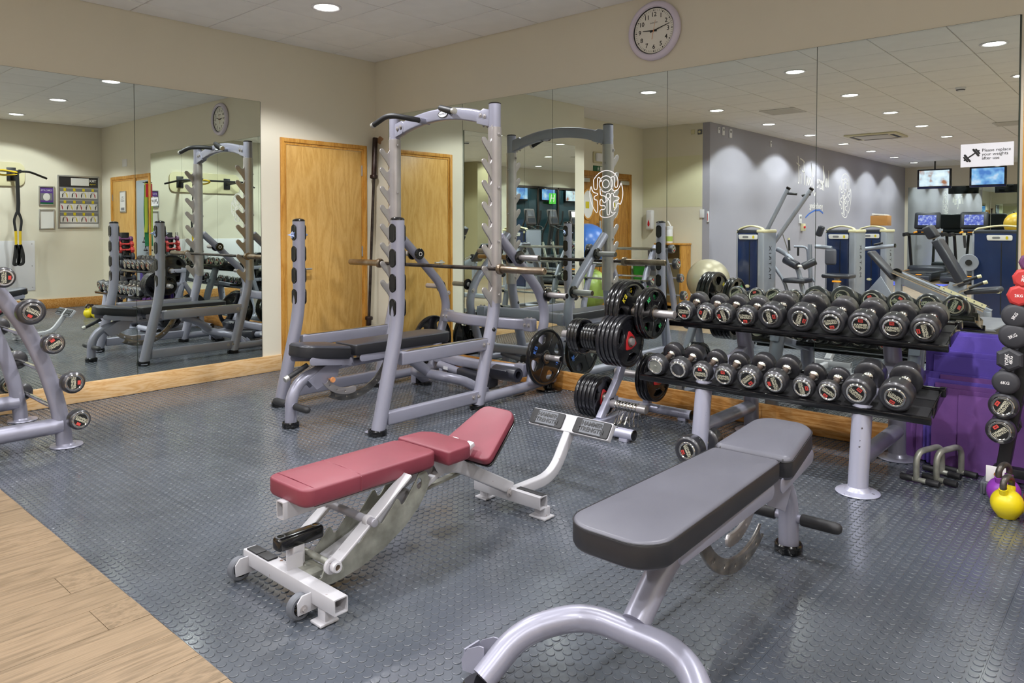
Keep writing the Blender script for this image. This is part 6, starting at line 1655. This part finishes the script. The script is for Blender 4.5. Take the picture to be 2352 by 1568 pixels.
part('body', MB().sweep([(0, 0, 0), (0, 0, .93)], rr(.26, .22, .03, 3), True, scales=[.8, 1]), 'greyplastic', b_); part('rim', MB().box((-.14, -.12, .92), (.14, .12, .95), bev=.01), 'greyplastic', b_)
part('sticker', flat([ell(.018, .018, 18)], .002, 0, basis((.08, .113, .84), (-1, 0, 0), (0, 0, 1))), mat('cyan_sticker', '38a8dc', .5), b_)
b_ = thing('waste_bin', 'bright green bin beside the alcove door', 'bin', (-.36, -5.70, 0)); part('body', MB().sweep([(0, 0, 0), (0, 0, .66)], rr(.30, .28, .03, 3), True, scales=[.85, 1]), 'green', b_); part('lid', MB().box((-.16, -.15, .655), (.16, .15, .69), bev=.012), 'ink', b_)
tb = thing('wipes_tub', 'white wipes tub with green print on the wooden cabinet', 'tub', (.03, -5.78, 1.025))
part('tub', MB().lathe([(0, 0), (.052, 0), (.055, .01), (.055, .22), (.052, .225), (0, .225)], n=28), 'whiteplastic', tb); part('lid', MB().lathe([(.056, .222), (.059, .225), (.059, .265), (.05, .27), (0, .27)], n=28), 'whiteplastic', tb)
part('label_band', MB().lathe([(.0556, .03), (.0558, .04), (.0558, .10), (.0556, .11)], n=28), 'ballgreen', tb); part('wipe', MB().box((-.003, -.02, .26), (.004, .02, .36), rot=(0, -.6, 0)), 'white', tb)
sd_ = thing('soap_dispenser', 'white soap dispenser with a dark red drop window on the alcove wall', 'dispenser', (-.40, -5.968, 1.40))
part('body', MB().box((-.055, 0, -.16), (.055, .10, .16), bev=.025, seg=3), 'whiteplastic', sd_); part('window', flat([[(0, .06), (.018, .01), (.02, -.02), (.01, -.045), (0, -.05), (-.01, -.045), (-.02, -.02), (-.018, .01)]], .004, .001, basis((0, .101, -.06), (-1, 0, 0), (0, 0, 1))), 'kbred', sd_)
for (x, z, w_, h_, lab, m) in ((.335, 2.77, .06, .07, 'small white sounder box high on the alcove wall', 'cream'), (.455, 2.76, .07, .075, 'square thermostat dial high on the alcove wall', 'greyplastic'), (.50, 1.49, .075, .13, 'blank white plate on the alcove wall', 'whiteplastic'), (.60, 1.44, .03, .17, 'slim white thermometer at the alcove corner', 'whiteplastic')):
    t = thing('wall_box', lab, 'wall fitting', (x, -5.969, z))
    part('case', MB().box((-w_/2, 0, -h_/2), (w_/2, .02, h_/2), bev=.004), m, t)
    if 'dial' in lab: part('dial', MB().cyl((0, .02, 0), (0, .03, 0), .02, n=20), 'cream', t)
    if 'thermometer' in lab: part('scale', MB().box((-.004, .02, -.06), (.004, .022, .05)), 'kbred', t)
for (y, z, w_, h_, lab) in ((-6.24, 2.80, .05, .09, 'cream sensor, first of three boxes high on the grey wall'), (-6.40, 2.80, .07, .13, 'white keypad, second of three boxes high on the grey wall'), (-6.66, 2.79, .085, .14, 'white thermostat, third of three boxes high on the grey wall'), (-8.29, 2.76, .05, .11, 'small white sensor beyond the three boxes on the grey wall'), (-9.75, 1.44, .12, .17, 'white notice above the red power switch on the grey wall')):
    t = thing('wall_box', lab, 'wall fitting', (.62, y, z)); part('case', MB().box((0, -w_/2, -h_/2), (.022, w_/2, h_/2), bev=.004), 'whiteplastic', t)
    part('window', MB().box((.021, -w_*.3, h_*.05), (.0235, w_*.3, h_*.3)), 'postergrey', t)
ps_ = thing('power_switch', 'cream isolator switch with a red knob on the grey wall', 'switch', (.62, -9.85, 1.28)); part('box', MB().box((0, -.06, -.07), (.06, .06, .07), bev=.006), 'cream', ps_); part('knob', MB().cyl((.06, .03, 0), (.085, .03, 0), .022, n=16), 'kbred', ps_)

# ---- treadmills, televisions
def treadmill(x, y, lab):
    t = thing('treadmill', lab, 'treadmill', (x, y, 0), group='treadmills facing the far end wall')
    part('deck', MB().box((-.42, -.55, .06), (.42, 1.30, .20), bev=.03, seg=2), 'treadblack', t); part('belt', MB().box((-.27, -.45, .198), (.27, 1.29, .206), bev=.002), 'black', t)
    for s in (-1, 1): part('side_rail', MB().box((s*.35-.06, -.45, .20), (s*.35+.06, 1.25, .222), bev=.008), 'darkmachine', t)
    part('motor_cover', MB().box((-.42, -.62, .08), (.42, -.10, .32), bev=.06, seg=3), 'darkmachine', t)
    part('tail_block', MB().box((-.40, 1.25, .03), (.40, 1.42, .16), bev=.03, seg=2), 'darkmachine', t)
    part('orange_trim', MB().box((-.31, .2, .224), (-.30, .9, .23)), 'orange2', t); part('orange_trim', MB().box((.10, 1.30, .165), (.22, 1.38, .19), bev=.01), 'orange2', t)
    for s in (-1, 1):
        part('upright', MB().rtube(fil([(s*.40, -.45, .20), (s*.42, -.25, 1.10), (s*.42, .0, 1.12), (s*.42, .28, 1.10)], .08, 4), .06, .09, .02), 'blackpost', t)
        part('orange_grip', MB().cyl((s*.21, -.15, 1.17), (s*.27, -.05, 1.15), .02, n=12), 'orange2', t)
    part('cross_bar', MB().box((-.44, -.26, 1.09), (.44, -.14, 1.14), bev=.02, seg=2), 'blackpost', t)
    part('control_panel', MB().box((-.22, -.20, 1.14), (.22, -.12, 1.24), bev=.015, rot=(-.5, 0, 0)), 'darkmachine', t); part('control_keys', MB().box((-.12, -.13, 1.155), (.12, -.11, 1.17)), 'orange2', t)
    cs = part('console', MB().box((-.29, -.24, 1.24), (.29, -.16, 1.66), bev=.04, seg=3, rot=(.18, 0, 0)), 'treadblack', t)
    part('screen', MB().box((-.20, -.158, 1.33), (.20, -.152, 1.58), rot=(.18, 0, 0), piv=(0, -.20, 1.45)), 'screenC', cs)
treadmill(1.48, -15.85, 'black treadmill nearer the grey wall'); treadmill(2.48, -15.85, 'black treadmill farther from the grey wall')
def tv(x, y, z, m, lab, rz=0):
    t = thing('television', lab, 'television', (x, y, z), rz, group='ceiling-hung televisions')
    part('bezel', MB().box((-.37, -.04, -.245), (.37, .03, .235), bev=.015), 'blackgloss', t)
    part('screen', MB().box((-.325, .029, -.185), (.325, .033, .20)), m, t); part('chin', MB().box((-.36, .028, -.243), (.36, .036, -.20), bev=.004), mat('tv_chin', '1c2860', .2), t)
    part('bracket', MB().cyl((0, -.05, .20), (0, -.05, 2.9-z), .018, n=10).box((-.06, -.06, -.05), (.06, -.04, .22)), 'blackpost', t)
tv(1.69, -15.7, 2.47, 'screenA', 'ceiling-hung television nearer the grey wall'); tv(2.80, -15.7, 2.47, 'screenB', 'ceiling-hung television behind the weights sign reflection')
yb_ = ball(3.35, -15.9, 1.36, .26, 'ballyellow', 'yellow and black exercise ball on a white stand')
bm_ = MB().sphere((0, 0, 0), .2625, u=32, v=20)
bmesh.ops.delete(bm_.bm, geom=[v for v in bm_.bm.verts if v.co.x < .03], context='VERTS'); part('black_panel', bm_, 'ink', yb_)
ys_ = thing('stand', 'white angled stand under the yellow ball', 'stand', (3.35, -15.9, 0))
part('post', MB().rtube([(0, 0, 0), (0, 0, 1.06)], .08, .05, .01), 'white', ys_); part('arm', MB().rtube([(-.35, 0, 1.10), (.2, 0, 1.08)], .06, .04, .01), 'white', ys_); part('foot', MB().box((-.3, -.2, 0), (.3, .2, .03)), 'white', ys_)
for i, (x0, y0, x1, y1) in enumerate(((.75, -15.4, 1.30, -13.6), (1.35, -14.0, 2.35, -13.1))):
    tag(part('floor_mat', MB().box((x0, y0, .001), (x1, y1, .014), bev=.004), 'bluemat', None), 'royal blue mat on the wood floor, %s' % ('nearer the grey wall' if i == 0 else 'in front of the treadmills'), 'exercise mat')

# ---- elliptical trainers facing the dark window
def elliptical(x, y, lab, scr):
    t = thing('elliptical_trainer', lab, 'elliptical', (x, y, 0), group='elliptical trainers by the window')     # console user side = -x
    part('base', MB().box((-1.35, -.28, .03), (.45, .28, .10), bev=.02).box((-1.4, -.32, 0), (-1.3, .32, .06), bev=.01), 'treadblack', t)
    part('drive_cover', MB().box((-.25, -.20, .10), (.45, .20, .62), bev=.12, seg=4), 'treadblack', t); part('orange_panel', MB().box((-.257, -.10, .30), (-.245, .10, .42), bev=.004), 'orange2', t)
    part('mast', MB().rtube([(.15, 0, .55), (.02, 0, 1.38)], .09, .11, .03), 'treadblack', t)
    part('mast_lettering', text('PRECOR', .07, basis((.02, 0, 1.02), (.155, 0, -1), (0, 1, 0)) if False else basis((.035, -0.0, 1.0), (.15, 0, -1), (0, -1, 0)), .002), 'white', t)
    cs = part('console', MB().box((-.03, -.17, 1.33), (.04, .17, 1.72), bev=.035, seg=3, rot=(0, .22, 0)), 'console', t)
    part('screen', MB().box((-.036, -.11, 1.53), (-.030, .11, 1.67), rot=(0, .22, 0), piv=(.005, 0, 1.525)), scr, cs)
    part('key_panel', MB().box((-.036, -.12, 1.38), (-.030, .12, 1.49), rot=(0, .22, 0), piv=(.005, 0, 1.525)), 'darkmachine', cs)
    part('fixed_handle', MB().tube(fil([(0, -.10, 1.33), (-.20, -.20, 1.30), (-.30, -.12, 1.22), (-.30, .12, 1.22), (-.20, .20, 1.30), (0, .10, 1.33)], .08, 5), .015, 12), 'rubbergrip', t)
    for s in (-1, 1):
        part('moving_arm', MB().tube(fil([(-.10, s*.27, 1.68), (-.08, s*.27, 1.45), (.10, s*.27, 1.15), (.12, s*.25, .55), (.05, s*.24, .35)], .08, 5), .02, 12), 'rubbergrip', t)
        part('pedal_arm', MB().rtube([(.10, s*.20, .30), (-1.25, s*.20, .22+.06*s)], .05, .04, .01), 'machine', t)
        part('pedal', MB().box((-.75, s*.20-.08, .27), (-.38, s*.20+.08, .31), bev=.015), 'black', t)
        part('link', MB().box((-.30, s*.24-.012, .25), (-.24, s*.24+.012, .95), bev=.005, rot=(0, .25, 0)), 'galv', t)
for x, y, s, lab in ((5.2, -8.55, 'screenD', 'elliptical trainer with a grey screen nearest the mirrored long wall'), (5.2, -9.40, 'screenD', 'middle elliptical trainer with a grey screen'), (5.2, -10.25, 'screenE', 'elliptical trainer with a bright white screen')): elliptical(x, y, lab, s)
# ---- window_1 with dark glass, and three televisions behind it
wn = bpy.data.objects.new('window_1', None); COL.objects.link(wn); wn['kind'] = 'structure'; wn['label'] = 'dark tinted interior window by the trainers'; wn.location = (7.214, -12.0, 0)
part('glass', MB().box((-.012, -2.3, .35), (-.002, 1.75, 2.42)), 'darkglass', wn)
b = []
for yy in (-2.3, -1.25, -.15, .75, 1.72): part('mullion', MB().box((-.045, yy-.035, .35), (0, yy+.035, 2.42), bev=.003), 'mirrordark', wn)
for zz in (.33, 2.40): part('rail', MB().box((-.045, -2.34, zz-.03), (0, 1.79, zz+.03), bev=.003), 'mirrordark', wn)
for i, (y, m) in enumerate(((-10.42, 'screenB'), (-11.62, 'screenB'), (-12.72, 'screenA'))):
    t = thing('television', 'wall television on the dark window, %s' % ['nearest the mirrored long wall', 'middle one with the green square below', 'farthest of the three'][i], 'television', (7.16, y, 2.20), PI/2, group='televisions on the dark window')
    part('bezel', MB().box((-.31, .0, -.19), (.31, .045, .17), bev=.01), 'blackgloss', t); part('screen', MB().box((-.285, .044, -.145), (.285, .048, .15)), m, t)
gs = thing('hotel_logo', 'green square logo with a white H on the dark window', 'logo', (7.10, -11.78, 2.10), -PI/2)
part('square', MB().box((-.15, -.005, -.15), (.15, 0, .15)), 'leafgreen', gs)
part('lettering', text('H', .30, basis((0, -.0055, 0), (1, 0, 0), (.25, 0, 1)), .001, bold=.004), 'white', gs)
